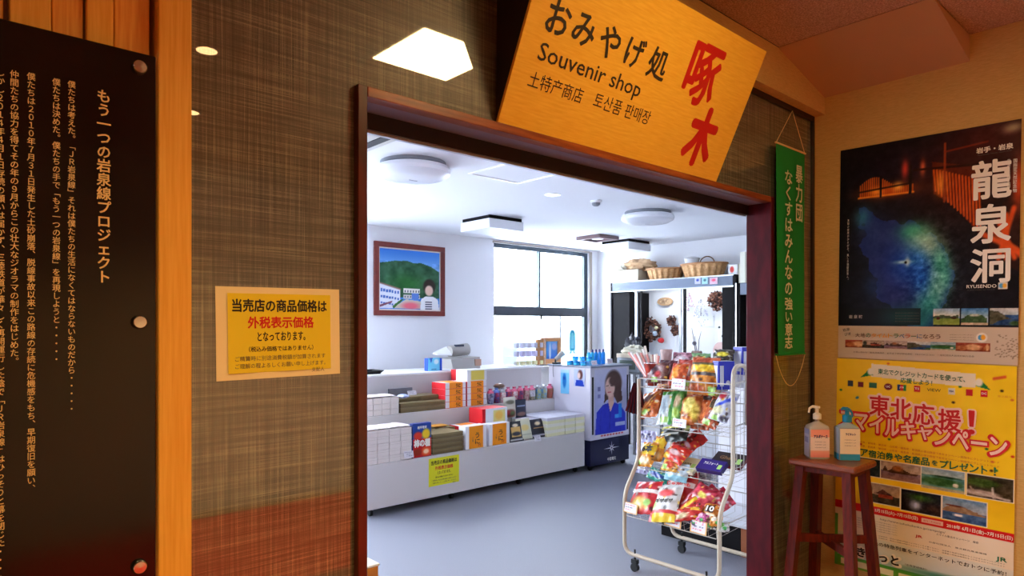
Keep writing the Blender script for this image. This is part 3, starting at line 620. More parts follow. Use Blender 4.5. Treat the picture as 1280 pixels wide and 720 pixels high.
# ------------------------------------------------------------------ stool and two dispensers
M_stool = mat('red_brown_stain', (104, 28, 10), 0.5, spec=.25, noise=0.4, nscale=12, stretch=(6, 6, 0.8), rgb2=(70, 16, 6))
M_seat = mat('brown_stool_seat', (140, 72, 34), 0.35, noise=0.3, nscale=10, stretch=(6, .8, 6), rgb2=(112, 52, 24), coat=.3, coat_rough=.2)
ST = Vector((3.155, 1.285, 0))
t = thing('wooden_stool', 'tall red-brown wooden stool with splayed legs beside the yellow poster', 'stool', ST)
MB().cbox(-.125, .125, -.15, .15, .86, .89, .008).build('seat', M_seat, t, True)
MB().box(-.10, .10, -.122, -.105, .835, .86).box(-.10, .10, .105, .122, .835, .86).box(-.10, -.083, -.105, .105, .835, .86).box(.083, .10, -.105, .105, .835, .86).build('apron', M_stool, t)
for sx in (-1, 1):
    for sy in (-1, 1):
        s = MB(); a, b = .024, .019; vs = []
        for z, f in ((0, 1.55), (.86, .92)):
            cx, cy = sx * .092 * f * (1.12 if z == 0 else 1), sy * .112 * (1.42 if z == 0 else .92)
            vs += [(cx - a, cy - b, z), (cx + a, cy - b, z), (cx + a, cy + b, z), (cx - a, cy + b, z)]
        s.add(vs, [(0, 3, 2, 1), (4, 5, 6, 7), (0, 1, 5, 4), (1, 2, 6, 5), (2, 3, 7, 6), (3, 0, 4, 7)]).build('leg', M_stool, t)
def bar(a, b, w_, h_, name, m, parent):
    a, b = Vector(a), Vector(b); d = b - a; T = Matrix.Translation((a + b) / 2) @ d.to_track_quat('X', 'Z').to_matrix().to_4x4(); L = d.length / 2
    return MB().box(-L, L, -w_, w_, -h_, h_, T=T).build(name, m, parent)
bar((-.118, .135, .525), (.118, -.135, .525), .010, .018, 'stretcher', M_stool, t)
bar((.118, .135, .50), (-.118, -.135, .50), .010, .018, 'stretcher', M_stool, t)
def bottle(loc, yaw, lab, body_rgb, cap_m, blue, txt, paint):
    t = thing('pump_bottle', lab, 'bottle', loc, (0, 0, yaw)); t.scale = (1.08, 1.08, 1.08)
    W, D, H = .043, .034, .150
    m = mat('bottle_plastic_' + ('b' if blue else 'a'), body_rgb, .25, trans=.35)
    s = MB(); rings = []
    for z, f in ((0, .92), (.006, 1), (H * .86, 1), (H * .93, .93), (H, .62), (H + .010, .30), (H + .022, .30)):
        ring = []
        for k_ in range(24):
            a = 2 * math.pi * k_ / 24; ca, sa = math.cos(a), math.sin(a); e = .28 if z < H else 1.0
            ring.append((W * f * math.copysign(abs(ca) ** e, ca) * (1 if f > .5 else .7 * .8), D * f * math.copysign(abs(sa) ** e, sa) * (1 if f > .5 else .9), z))
        rings += ring
    n = 24; s.add(rings, [(i * n + q, i * n + (q + 1) % n, (i + 1) * n + (q + 1) % n, (i + 1) * n + q) for i in range(6) for q in range(n)] + [tuple(range(n))[::-1], tuple(6 * n + q for q in range(n))])
    s.build('body', m, t, True)
    p = MB(); z0 = H + .018
    if not blue:
        p.lathe([(.017, z0), (.017, z0 + .022), (.010, z0 + .027), (.007, z0 + .028), (.007, z0 + .045), (.012, z0 + .047), (.012, z0 + .056), (.0, z0 + .058)], 20)
        p.tube([(0, 0, z0 + .052), (-.022, -.004, z0 + .054), (-.034, -.006, z0 + .046), (-.037, -.006, z0 + .028)], [.007, .006, .005, .004], 8)
    else:
        p.lathe([(.019, z0 - .008), (.019, z0 + .020), (.009, z0 + .024), (.008, z0 + .040), (.012, z0 + .042), (.012, z0 + .050), (0, z0 + .053)], 20)
        p.tube([(0, 0, z0 + .046), (-.018, -.004, z0 + .050), (-.026, -.006, z0 + .044)], [.009, .007, .005], 8)
        p.tube([(.010, 0, z0 + .044), (.020, 0, z0 + .030), (.022, 0, z0 + .012)], [.005, .004, .003], 6)
    p.build('pump_head', cap_m, t, True)
    F = Matrix.Translation((0, -D - .0008, 0)) @ Euler(ONY).to_matrix().to_4x4()
    paint(t, F, W, D)
    text(txt, t, .002, .098 if not blue else .112, .056 if not blue else .040, .013 if not blue else .010, mat('navy_ink', (24, 36, 100), .6), .0014, .05, T=F)
    for i in range(3): text('手指消毒用速乾性すり込み剤', t, .0, (.075 if not blue else .088) - i * .012, .045, .004, M_greytext, .0014, 0, T=F, res=1)
def pa(t, F, W, D):
    c = Canvas(24, 40, (240, 226, 214)); c.grad(0, .28, (246, 160, 140), (246, 176, 150)).grad(.75, 1, (246, 176, 150), (240, 140, 130)).mesh('front_label', W * 1.8, .118, M_print, t, 0, .068, .0, T=F)
    c = Canvas(16, 40, (220, 222, 236)); c.grad(0, .2, (150, 160, 200), (190, 196, 220)).rect(.1, .3, .8, .5, (170, 176, 205)).mesh('side_label', D * 1.75, .118, M_print, t, 0, .068, .0, T=Matrix.Translation((-W - .0008, 0, 0)) @ Euler(ONX).to_matrix().to_4x4() @ Matrix.Rotation(math.pi, 4, 'Y') @ Matrix.Rotation(math.pi, 4, 'Y'))
def pb(t, F, W, D):
    Canvas(24, 40, (240, 230, 200)).grad(.80, 1, (40, 150, 190), (50, 165, 205)).rect(0, 0, 1, .02, (20, 60, 110)).mesh('front_label', W * 1.85, .135, M_print, t, 0, .070, .0, T=F)
    Canvas(16, 40, (190, 205, 215)).grad(.80, 1, (40, 150, 190), (50, 165, 205)).mesh('side_label', D * 1.75, .135, M_print, t, 0, .070, .0, T=Matrix.Translation((-W - .0008, 0, 0)) @ Euler(ONX).to_matrix().to_4x4())
bottle((3.135, 1.345, .89), R(-63 + 16), 'clear pump bottle with pink label on the stool, cream pump head', (228, 222, 205), mat('cream_pump', (240, 232, 210), .35), False, 'アルボナース', pa)
bottle((3.205, 1.238, .89), R(-66 + 16), 'square bottle with blue pump and blue based label on the stool', (200, 222, 225), mat('blue_pump', (20, 140, 190), .35), True, 'ラビネット', pb)

# unseen low platform added behind the camera to redden the woven panel's reflection
t = thing('unseen_platform', 'added unseen red platform giving the lower woven panel its red reflection', 'platform', (1.85, -1.285, 0))
MB().cbox(-1.45, 1.45, -.775, .775, .10, .12, .006).build('top_covering', mat('added_platform_red', (228, 44, 22), .8), t); MB().cbox(-1.43, 1.43, -.76, .76, 0, .099, .004).build('base', mat('added_platform_base', (150, 50, 26), .5), t)
# ------------------------------------------------------------------ orange crate just inside the doorway
t = thing('step_box', 'low pale-topped orange wooden box just inside the doorway', 'box', (1.50, 3.10, 0))
MB().cbox(-.27, .26, -.14, .14, 0, .288, .004).build('body', mat('orange_ply', (206, 128, 30), .4, noise=.2, nscale=10, rgb2=(186, 104, 20)), t)
MB().cbox(-.275, .265, -.145, .145, .288, .30, .003).build('lid', mat('pale_ply', (232, 214, 186), .5), t)

# ------------------------------------------------------------------ shop ceiling fixtures
def dome(px, y, lab):
    p = aZ(px, y, SZ - .06); t = thing('dome_light', lab, 'ceiling light', (p.x, p.y, SZ), group='round ceiling lights of the shop')
    MB().lathe([(.215, 0), (.215, -.02), (.20, -.03)], 40).build('base', mat('grey_plastic', (130, 132, 140), .5), t, True)
    MB().lathe([(.20, -.022), (.238, -.034), (.247, -.055), (.240, -.078), (.20, -.100), (.12, -.112), (0, -.116)], 48).build('shade', mat('opal_shade', (232, 233, 240), .25), t, True)
    MB().box(-.03, .03, -.004, .004, -.1175, -.1135).build('marking', mat('grey_mark', (120, 122, 130), .5), t)
dome(516.5, 215, 'round opal dome ceiling light nearest the doorway header')
dome(809.5, 273, 'round opal dome ceiling light above the wicker baskets')
def boxlamp(px, y, lab):
    p = aZ(px, y, SZ - .07); t = thing('square_ceiling_light', lab, 'ceiling light', (p.x, p.y, SZ), group='square shade ceiling lights of the shop')
    MB().box(-.21, .21, -.21, .21, -.035, 0).build('top_band', M_blackpaint, t)
    MB().cbox(-.225, .225, -.225, .225, -.125, -.034, .006).build('shade', mat('square_shade', (240, 242, 248), .3), t)
boxlamp(615, 283, 'square white shade with black top band left of the window')
boxlamp(782, 309, 'square white shade with black top band in front of the cabinet')
p = aZ(747, 298, SZ - .02); t = thing('ceiling_bracket', 'flat brown square bracket plate on the ceiling above the window', 'fixture', (p.x, p.y, SZ))
MB().box(-.18, .18, -.18, -.13, -.04, 0).box(-.18, .18, .13, .18, -.04, 0).box(-.18, -.13, -.13, .13, -.04, 0).box(.13, .18, -.13, .13, -.04, 0).build('frame', mat('dusty_brown', (128, 104, 104), .5), t)
MB().lathe([(.07, 0), (.07, -.03), (0, -.035)], 16).build('socket', M_white, t, True)
t = struct('trim_4', ((2.88 + 3.33) / 2 * 1.01, 3.36 * 1.02, SZ), label='square ceiling hatch with white metal rim')
for b in ((-.24, .24, -.24, -.222), (-.24, .24, .222, .24), (-.24, -.222, -.222, .222), (.222, .24, -.222, .222)): MB().box(*b, -.006, 0).build('rim', mat('bright_rim', (250, 250, 250), .3), t)
p = aZ(691, 243, SZ); t = thing('shop_downlight', 'small round recessed white fitting in the shop ceiling', 'downlight', p)
MB().lathe([(.065, 0), (.065, -.006), (.04, -.008)], 24).build('ring', mat('bright_rim'), t, True); MB().lathe([(.038, -.0075), (0, -.0085)], 20).build('lens', mat('grey_plastic'), t)
p = aZ(745, 254, SZ - .02); t = thing('smoke_detector', 'small round smoke detector on the shop ceiling', 'smoke detector', (p.x, p.y, SZ))
MB().lathe([(.05, 0), (.05, -.012), (.042, -.018)], 20).build('base', M_white, t, True); MB().lathe([(.036, -.018), (.034, -.035), (.02, -.045), (0, -.047)], 20).build('chamber', mat('grey_plastic'), t, True)
t = thing('ceiling_air_conditioner', 'beige ceiling cassette air conditioner with dark slots at the doorway corner', 'air conditioner', (1.58, 3.38, SZ))
MB().cbox(-.45, .45, -.45, .45, -.03, 0, .008).build('panel', mat('beige_plastic', (206, 204, 196), .5), t)
for a in range(4): MB().box(-.34, .34, .34, .40, -.034, -.030, T=Matrix.Rotation(a * math.pi / 2, 4, 'Z')).build('slot', M_black, t)
MB().box(-.26, .26, -.26, .26, -.036, -.030).build('grille', mat('grille_beige', (190, 188, 180), .5), t)

# ------------------------------------------------------------------ framed photo on the back wall
p0, p1 = aY(466.5, 301, SYB), aY(554.5, 395.3, SYB); W, H = p1.x - p0.x, p0.z - p1.z
cx, cz = (p0.x + p1.x) / 2, (p0.z + p1.z) / 2
t = thing('framed_photograph', 'framed photograph of a green mountain and a woman on the white wall', 'picture', (cx, SYB - .002, cz), ONY)
fw = .055; s = MB(); s.cbox(-W / 2, W / 2, H / 2 - fw, H / 2, 0, .03, .003); s.cbox(-W / 2, W / 2, -H / 2, -H / 2 + fw, 0, .03, .003); s.cbox(-W / 2, -W / 2 + fw, -H / 2 + fw, H / 2 - fw, 0, .03, .003); s.cbox(W / 2 - fw, W / 2, -H / 2 + fw, H / 2 - fw, 0, .03, .003)
s.build('frame', mat('red_brown_frame', (122, 46, 38), .35, noise=.2, nscale=20), t)
MB().box(-W / 2 + fw, W / 2 - fw, -H / 2 + fw, H / 2 - fw, .002, .012).build('mat_board', mat('mat_board', (228, 216, 208), .7), t)
c = Canvas(110, 104, (70, 140, 220)); c.grad(0, .35, (52, 120, 215), (140, 185, 235))
c.poly([(0, .24), (.25, .19), (.45, .18), (.55, .21), (.68, .20), (.85, .25), (1, .34), (1, .8), (0, .8)], (50, 92, 66)); c.noise(22, 9, (c.v > .2) * 1.0)
c.glow(.45, .55, .3, .15, (40, 110, 40), .7)
c.poly([(0, .58), (.33, .67), (.33, .86), (.2, .99), (0, .99)], (228, 232, 244)); 
for i in range(7):
    for j in range(3): c.rect(.01 + i * .045, .66 + j * .11 + i * .006, .04 + i * .045, .71 + j * .10 + i * .006, (70, 110, 190))
c.line((0, .57), (.33, .665), .012, (150, 110, 100)).poly([(0, .93), (.2, .86), (.2, .89), (0, .97)], (130, 80, 100))
c.rect(.38, .65, .66, .72, (236, 232, 226)).rect(.38, .75, .66, .82, (210, 205, 200))
for i in range(6): c.rect(.40 + i * .045, .67, .42 + i * .045, .71, (60, 70, 90)).rect(.40 + i * .045, .77, .42 + i * .045, .80, (70, 80, 110))
c.rect(.52, .72, .64, .84, (90, 130, 210)).poly([(.2, .99), (.42, .83), (.68, .86), (.8, .99)], (214, 200, 180)).ell(.5, .94, .14, .06, (236, 110, 130), .4).poly([(.22, .99), (.4, .82), (.33, .84), (.2, .95)], (60, 110, 50))
c.ell(.82, .60, .105, .13, (48, 32, 30), .15).ell(.815, .67, .07, .09, (232, 196, 180), .15).poly([(.66, 1.01), (.68, .82), (.76, .77), (.88, .77), (.97, .82), (1.0, 1.01)], (236, 236, 240)).rect(.745, .83, .865, 1, (240, 240, 240))
for i in range(4): c.rect(.745, .86 + i * .04, .865, .875 + i * .04, (40, 44, 80))
c.mesh('photograph', W - 2 * fw - .03, H - 2 * fw - .03, M_gloss, t, z=.0135)

# ------------------------------------------------------------------ display stage, cash counter
M_stage = mat('stage_laminate', (214, 208, 206), .45)
Y1, Y2, Y3 = 4.60, 5.07, 5.45; ZT1, ZT2, ZT3 = .415, .725, 1.055; SX0, SX1 = 2.63, 5.17
t = thing('display_stage', 'long low white display stage on castors along the counter', 'display stand', (SX0, Y1, 0))
L = SX1 - SX0
MB().cbox(0, L, 0, .018, .065, ZT1, .002).build('front_panel', M_stage, t)
MB().box(0, .018, .018, Y2 - Y1, .065, ZT1).box(L - .018, L, .018, Y2 - Y1, .065, ZT1).build('side_panel', M_stage, t)
MB().cbox(.0185, L - .0185, .0185, Y2 - Y1, ZT1 - .02, ZT1 - .002, .001).build('top_board', M_stage, t)
for i in range(8):
    x = .07 + (L - .14) * (i // 2) / 3; y = .07 if i % 2 == 0 else .40
    MB().tube([(x - .012, y, .025), (x + .012, y, .025)], .025, 12).box(x - .02, x + .02, y - .02, y + .02, .05, .066).build('caster', M_black, t)
t = thing('display_riser', 'white upper step of the display, behind the long low stage', 'display stand', (SX0, Y2, 0))
MB().cbox(0, L + .04, 0.002, .02, 0, ZT2, .002).box(0, .018, .02, .36, 0, ZT2).box(L + .02, L + .04, .02, .36, 0, ZT2).build('front_panel', M_stage, t)
MB().cbox(.0185, L + .0195, .021, .36, ZT2 - .02, ZT2 - .001, .001).build('top_board', M_stage, t)
t = thing('cash_counter', 'long grey-white counter under the window behind the display stage', 'counter', (2.0, Y3, 0))
MB().cbox(0, 3.38, 0, .03, 0, ZT3 - .02, .002).build('front_panel', mat('counter_panel', (205, 200, 202), .5), t)
MB().cbox(0, 3.38, -.005, .60, ZT3 - .02, ZT3, .003).build('worktop', M_white, t)
MB().box(3.36, 3.38, .03, .58, 0, ZT3 - .021).build('side_panel', M_stage, t)
MB().box(0, .02, .03, .58, 0, ZT3 - .021).build('side_panel', M_stage, t)
p = aY(555, 588, Y1); notice((p.x, Y1 - .002, p.z), .355, .262, 'small yellow price notice taped to the front of the white display stage', 0, .0005, (.05, .05), mat('notice_acid', (226, 222, 24), .5), mat('pale_tape_paper', (214, 208, 206), .5))

def gift_box(name, lab, cat, loc, W, D, H, m, group=None, c=.002, rz=0.0):
    t = thing(name, lab, cat, loc, (0, 0, rz), group); MB().cbox(-W / 2, W / 2, 0, D, 0, H, c).build('carton', m, t); return t
M_wbox = mat('white_gift_paper', (226, 216, 210), .55); M_obox = mat('olive_gift_paper', (112, 96, 62), .5); M_olid = mat('olive_lid', (128, 112, 76), .5)
def place_copy(src, lab, loc, rz=None):
    o = copy_tree(src); o.location = loc; o['label'] = lab
    if rz is not None: o.rotation_euler = (0, 0, rz)
    return o
def stack(proto, kind_label, x0, y, z0, dx, dz, cols, rows, where):
    first = True
    for r_ in range(rows):
        for c_ in range(cols):
            lab = f'{kind_label} {where}, {ORD[c_]} column, {ORD[rows - 1 - r_]} from top'
            jx = random.uniform(-.0015, .0015); loc = (x0 + (c_ + .5) * dx + jx, y + random.uniform(0, .004), z0 + r_ * dz)
            if first: proto.location = loc; proto['label'] = lab; first = False
            else: place_copy(proto, lab, loc)
xa, xb = aY(457, 0, Y1 + .02).x, aY(515, 0, Y1 + .02).x; dx = (xb - xa) / 4
pr = gift_box('gift_box', '', 'box', (0, 0, 0), dx - .003, .28, .0515, M_wbox, 'pale gift boxes of the lower stack'); MB().box(-dx / 2 + .0005, dx / 2 - .0025, -.0004, .28, .033, .0345).build('lid_line', mat('lid_shadow_line', (190, 178, 170), .6), pr)
stack(pr, 'pale box in lower white stack', xa, Y1 + .02, ZT1, dx, .053, 4, 5, 'by the doorway jamb')
xa2, xb2 = aY(455, 0, Y2 + .02).x, aY(499, 0, Y2 + .02).x; dx2 = (xb2 - xa2) / 4
pr = gift_box('gift_box', '', 'box', (0, 0, 0), dx2 - .003, .24, .050, M_wbox, 'pale gift boxes of the upper stack')
stack(pr, 'pale box in upper white stack', xa2, Y2 + .02, ZT2, dx2, .0515, 4, 3, 'on the riser')
# plastic wrapped packets lying on the white stacks
M_cello = mat('cellophane_white', (236, 232, 238), .2, noise=.3, nscale=60, rgb2=(226, 196, 190), bump=.8, bscale=60)
def packet(name, lab, cat, loc, W, D, H, m, rz=0, group=None, seed=0):
    rr = random.Random(seed); s = MB(); n, k_ = 9, 7; vs = []
    for sgn in (1, -1):
        for i in range(n):
            for j in range(k_):
                u, v = i / (n - 1) * 2 - 1, j / (k_ - 1) * 2 - 1
                h = (1 - abs(u) ** 4) * (1 - abs(v) ** 4); z = H / 2 + sgn * H / 2 * h * (.85 + .15 * rr.random())
                vs.append((u * W / 2, v * D / 2, max(z, 0.0)))
    N = n * k_; fs = [(i * k_ + j, (i + 1) * k_ + j, (i + 1) * k_ + j + 1, i * k_ + j + 1) for i in range(n - 1) for j in range(k_ - 1)]
    s.add(vs, fs + [tuple(N + q for q in f[::-1]) for f in fs])
    o = s.build(name, m, None, True); o.location = loc; o.rotation_euler = (0, 0, rz); return tag(o, lab, cat, group)
for i in range(4): packet('wrapped_sweets', f'clear wrapped sweets lying on the lower white box stack, {ORD[i]} from the doorway jamb', 'snack', (xa + dx * (i + .5), Y1 + .14, ZT1 + .265), dx * .95, .22, .022, M_cello, group='wrapped sweets on the white boxes', seed=i)
for i in range(3): packet('wrapped_sweets', f'clear wrapped sweets lying on the upper white box stack, {ORD[i]} from the doorway jamb', 'snack', (xa2 + dx2 * 1.25 * (i + .5), Y2 + .13, ZT2 + .1545), dx2 * 1.2, .20, .022, M_cello, group='wrapped sweets on the white boxes', seed=9 + i)

def carton(lab, px0, px1, ytop, Y, zb, D, paint, extra=None, name='snack_box', cat='box', rz=0, tilt=0, m_side=None, group=None):
    a, b = aY(px0, ytop, Y), aY(px1, ytop, Y); W = b.x - a.x; H = (a.z + b.z) / 2 - zb
    t = thing(name, lab, cat, ((a.x + b.x) / 2, Y, zb), (R(-tilt), 0, rz), group)
    MB().cbox(-W / 2, W / 2, 0, D, 0, H, .0015).build('carton', m_side or M_white, t)
    F = Matrix.Translation((0, -.0008, H / 2)) @ Euler(ONY).to_matrix().to_4x4()
    c = paint(); c.mesh('printed_front', W * .99, H * .98, M_gloss, t, T=F, z=0)
    if extra: extra(t, F, W, H)
    return t
def p_kaki():
    c = Canvas(30, 40, (36, 70, 150)); c.rect(0, .45, 1, 1, (196, 30, 34)).ell(.28, .36, .24, .12, (220, 60, 40)).ell(.72, .32, .22, .15, (236, 200, 40)).ell(.72, .85, .28, .14, (226, 90, 40)).ell(.25, .85, .22, .1, (150, 50, 30)).ell(.72, .85, .15, .07, (250, 210, 170)); return c
carton('blue and red snack box standing at the front of the display stage', 516, 539, 529, Y1 + .02, ZT1, .05, p_kaki, lambda t, F, W, H: (text('柿の種', t, 0, -H * .08, W * .85, H * .22, M_whiteink, .001, .05, T=F), text('岩手限定', t, 0, H * .38, W * .5, H * .08, M_whiteink, .001, .02, T=F)), m_side=mat('blue_card', (44, 60, 130), .5))
# olive boxes
xo0, xo1 = aY(541, 0, Y1 + .03).x, aY(579.5, 0, Y1 + .03).x
pr = gift_box('gift_box', '', 'box', (0, 0, 0), xo1 - xo0 - .004, .22, .041, M_obox, 'olive gift boxes at the stage front'); MB().cbox(-(xo1 - xo0) / 2, (xo1 - xo0) / 2 - .002, -.002, .222, .024, .042, .001).build('lid', M_olid, pr)
stack(pr, 'olive box in front stack', xo0, Y1 + .03, ZT1, xo1 - xo0, .0435, 1, 4, 'beside the blue snack box')
pr2 = copy_tree(pr); pr2.location = ((xo0 + xo1) / 2 - .18, Y1 + .27, ZT1); pr2['label'] = 'olive box at the rear of the stage, left one behind the blue snack box'; pr2['group'] = 'olive gift boxes at the stage rear'
for i in range(7):
    place_copy(pr2, f'olive box behind the blue snack box, {("right", "left")[i % 2]} pile, {ORD[3 - (i + 1) // 2]} from top', ((xo0 + xo1) / 2 - .18 + .30 * ((i + 1) % 2), Y1 + .27, ZT1 + .0435 * ((i + 1) // 2)))
pr2['label'] = 'olive box behind the blue snack box, left pile, fourth from top'
pr3 = copy_tree(pr); xr0, xr1 = aY(500, 0, Y2 + .04).x, aY(565, 0, Y2 + .04).x; hw = (xr1 - xr0) / 2; pr3['group'] = 'olive gift boxes on the riser'
for ch in pr3.children: ch.scale = (hw / (xo1 - xo0), 1, 1)
stack(pr3, 'olive box on riser,', xr0, Y2 + .03, ZT2, hw, .0435, 2, 2, 'right of the white stack')
place_copy(pr3, 'olive box at the back of the riser nearest the white stack', (xr0 + hw * .5, Y2 + .14, ZT2 + .087)); place_copy(pr3, 'olive box at the back of the riser nearest the red boxes', (xr0 + hw * 1.5, Y2 + .14, ZT2 + .087))
packet('snack_packet', 'small yellow orange packet lying on the olive boxes', 'snack', (aY(548, 0, Y1 + .2).x + .1, Y1 + .34, ZT1 + .174), .16, .09, .03, mat('mustard_pack', (226, 160, 60), .4), group=None)
packet('snack_packet', 'dark brown packet lying on the olive boxes behind the blue snack box', 'snack', (aY(535, 0, Y1 + .2).x, Y1 + .36, ZT1 + .174), .14, .09, .03, mat('dark_brown_pack', (70, 52, 40), .4))
packet('snack_packet', 'brown packet beside the dark one on the olive boxes', 'snack', (aY(529, 0, Y1 + .2).x - .02, Y1 + .25, ZT1 + .265 - .09), .10, .09, .03, mat('brown_pack', (120, 84, 60), .4))

# orange sea urchin sweets boxes
def p_uni(): return Canvas(30, 30, (240, 236, 234)).rect(.17, 0, .83, 1, (248, 150, 26))
def e_uni(t, F, W, H): text('うに', t, W * .06, -H * .06, W * .22, H * .50, M_ink, .001, .02, True, T=F); text('かぜ', t, W * .16, -H * .36, W * .14, H * .14, mat('rust_ink'), .001, .03, T=F); text('三陸', t, -W * .16, -H * .1, W * .07, H * .2, M_greytext, .001, 0, True, T=F)
M_cardw = mat('white_card', (236, 234, 238), .5); M_cardr = mat('red_card', (206, 22, 34), .5)
for i, (a, b) in enumerate(((582, 608), (611.5, 637))): carton(f'upright white box with orange band, {("left", "right")[i]} of the pair at the stage front', a, b, (532, 529)[i], Y1 + .03, ZT1, .10, p_uni, e_uni, m_side=M_cardw, group='upright orange banded boxes')
# lying orange boxes: red sides, white ends, orange band
def uni_lying():
    t = thing('gift_box', '', 'box', (0, 0, 0), (0, 0, 0), 'red and orange gift boxes'); W, D, H = .248, .22, .060
    MB().cbox(-W / 2, W / 2, 0, D, 0, H, .0015).build('carton', M_cardr, t)
    MB().box(-W / 2 + .003, W / 2 - .001, -.001, D * .98, .004, H + .0006).build('sleeve', M_cardw, t)
    MB().box(-W * .30, W * .34, -.0018, D * .98, .0045, H + .0012).build('band', mat('orange_band', (248, 148, 26), .5), t)
    text('うに', t, .03, H / 2, .055, .036, M_ink, .001, .04, T=Matrix.Translation((0, -.0019, 0)) @ Euler(ONY).to_matrix().to_4x4())
    return t
UNI = uni_lying()
# ---- copies made after the lettering has become mesh (see below)
UNI_SPOTS = []
xu = aY(569.5, 0, Y2 + .03).x; xv = aY(596, 0, Y2 + .03).x
for i in range(4): UNI_SPOTS.append((f'orange banded box in the left riser pile, {ORD[3 - i]} from top', (xu, Y2 + .03, ZT2 + i * .061)))
for i in range(4): UNI_SPOTS.append((f'orange banded box in the right riser pile, {ORD[3 - i]} from top', (xv, Y2 + .03, ZT2 + i * .061)))
UNI_SPOTS.append(('orange banded box lying behind the left upright box', (aY(595, 0, Y1 + .14).x - .02, Y1 + .135, ZT1 + .122)))
UNI_SPOTS.append(('orange banded box at the bottom behind the left upright box', (aY(595, 0, Y1 + .14).x, Y1 + .135, ZT1)))
UNI_SPOTS.append(('orange banded box in the middle behind the left upright box', (aY(595, 0, Y1 + .14).x, Y1 + .135, ZT1 + .061)))
UNI_SPOTS.append(('orange banded box lying on top behind the right upright box', (aY(595, 0, Y1 + .14).x + .252, Y1 + .135, ZT1 + .122)))
UNI_SPOTS.append(('orange banded box at the bottom behind the right upright box', (aY(595, 0, Y1 + .14).x + .252, Y1 + .135, ZT1)))
UNI_SPOTS.append(('orange banded box in the middle behind the right upright box', (aY(595, 0, Y1 + .14).x + .252, Y1 + .135, ZT1 + .061)))
carton('flat yellow labelled white box on top of the right riser pile', 584, 608.5, 462, Y2 + .04, ZT2 + .245, .18, lambda: Canvas(20, 10, (236, 236, 238)).rect(.2, .05, .85, .95, (226, 206, 96)), m_side=M_cardw)
carton('pink-red box behind the top of the riser piles', 571, 585, 462, Y2 + .24, ZT2, .10, lambda: Canvas(16, 16, (226, 40, 70)).grad(0, .2, (220, 200, 210), (226, 60, 90)), m_side=M_cardr)
carton('red and white box with a cream flower label behind the upright boxes', 603, 634, 510, Y1 + .15, ZT1 + .183, .20, lambda: Canvas(30, 12, (238, 238, 244)).rect(0, 0, .12, 1, (206, 22, 34)).rect(.42, .1, .92, 1, (236, 220, 140)).ell(.66, .5, .16, .3, (240, 190, 90)), m_side=M_cardr)

# pouches at the front and rear of the stage
def pouch(lab, px0, px1, y0, y1, Y, paint, tilt=12, rz=0, cat='snack', name='snack_pouch', th=.03, extra=None, m=None):
    a, b, c_ = aY(px0, y0, Y), aY(px1, y0, Y), aY((px0 + px1) / 2, y1, Y); W = b.x - a.x; H = a.z - c_.z
    t = thing(name, lab, cat, ((a.x + b.x) / 2, Y, c_.z), (R(-tilt), 0, rz)); c = paint()
    F = Matrix.Translation((0, 0, H / 2)) @ Euler(ONY).to_matrix().to_4x4()
    f = lambda u, v: th / 2 * (1 - np.abs(2 * u - 1) ** 3) * (1 - np.abs(2 * v - 1) ** 5)
    c.mesh('front', W, H, M_film, t, T=F, z=.0, fz=f); c.mesh('back', W, H, M_film, t, T=F, z=-.0005, fz=lambda u, v: -f(u, v))
    if extra: extra(t, F, W, H, th / 2)
    return t
dk = lambda: Canvas(20, 28, (28, 30, 38)).rect(.2, .28, .8, .75, (226, 180, 96)).ell(.5, .2, .2, .08, (236, 216, 180)).ell(.5, .62, .3, .1, (28, 30, 38)).rect(.1, .86, .9, .93, (190, 190, 190))
pouch('black pouch with gold picture at the stage front beside the orange box', 637, 655, 528, 552, Y1 + .05, dk, 14)
pouch('cream pouch leaning between two black pouches at the stage front', 649, 666, 524, 549, Y1 + .055, lambda: Canvas(20, 28, (216, 214, 188)).ell(.5, .45, .3, .15, (230, 206, 130)).rect(.1, .75, .9, .8, (170, 170, 150)), 16)
pouch('black pouch leaning against the pale yellow boxes', 662, 684, 525, 547, Y1 + .06, lambda: Canvas(20, 28, (30, 30, 44)).ell(.55, .25, .16, .1, (236, 216, 170)).rect(.3, .45, .9, .5, (190, 150, 90)).rect(.1, .85, .9, .92, (170, 170, 180)), 18)
pouch('rounded cream pouch with red fruit standing at the rear of the stage', 630, 645, 497, 522, Y1 + .30, lambda: Canvas(20, 28, (222, 216, 200)).ell(.5, .8, .45, .2, (120, 60, 40)).ell(.3, .75, .2, .12, (170, 30, 40)).ell(.65, .8, .2, .1, (90, 110, 50)).ell(.5, .25, .35, .1, (120, 116, 96)), 4)
pouch('navy pouch with brown picture standing at the rear of the stage', 644.5, 658, 500, 522, Y1 + .30, lambda: Canvas(20, 28, (34, 38, 66)).rect(.15, .3, .85, .4, (150, 160, 190)).ell(.5, .8, .4, .12, (150, 110, 96)), 4)
# pale yellow long boxes, three piles
for c_, (a, b) in enumerate(((684, 706), (706.5, 719), (719.5, 731))):
    for r_ in range(3):
        pa_, pb_ = aY(a, 0, Y1 + .03), aY(b, 0, Y1 + .03); W = pb_.x - pa_.x; hh = .062
        t = thing('long_gift_box', f'pale yellow long box, {ORD[r_]} from bottom in the {("left", "middle", "right")[c_]} pile by the poster stand', 'box', ((pa_.x + pb_.x) / 2, Y1 + .03, ZT1 + r_ * hh), (0, 0, 0), 'pale yellow long boxes')
        MB().cbox(-W / 2, W / 2 - .003, 0, .40, 0, hh * .5, .001).build('tray', mat('pale_yellow_card', (234, 230, 184), .5), t)
        MB().cbox(-W / 2 - .001, W / 2 - .002, -.001, .401, hh * .5, hh - .001, .001).build('lid', mat('lavender_card', (220, 216, 226), .5) if r_ == 2 else mat('cream_card', (238, 234, 216), .5), t)
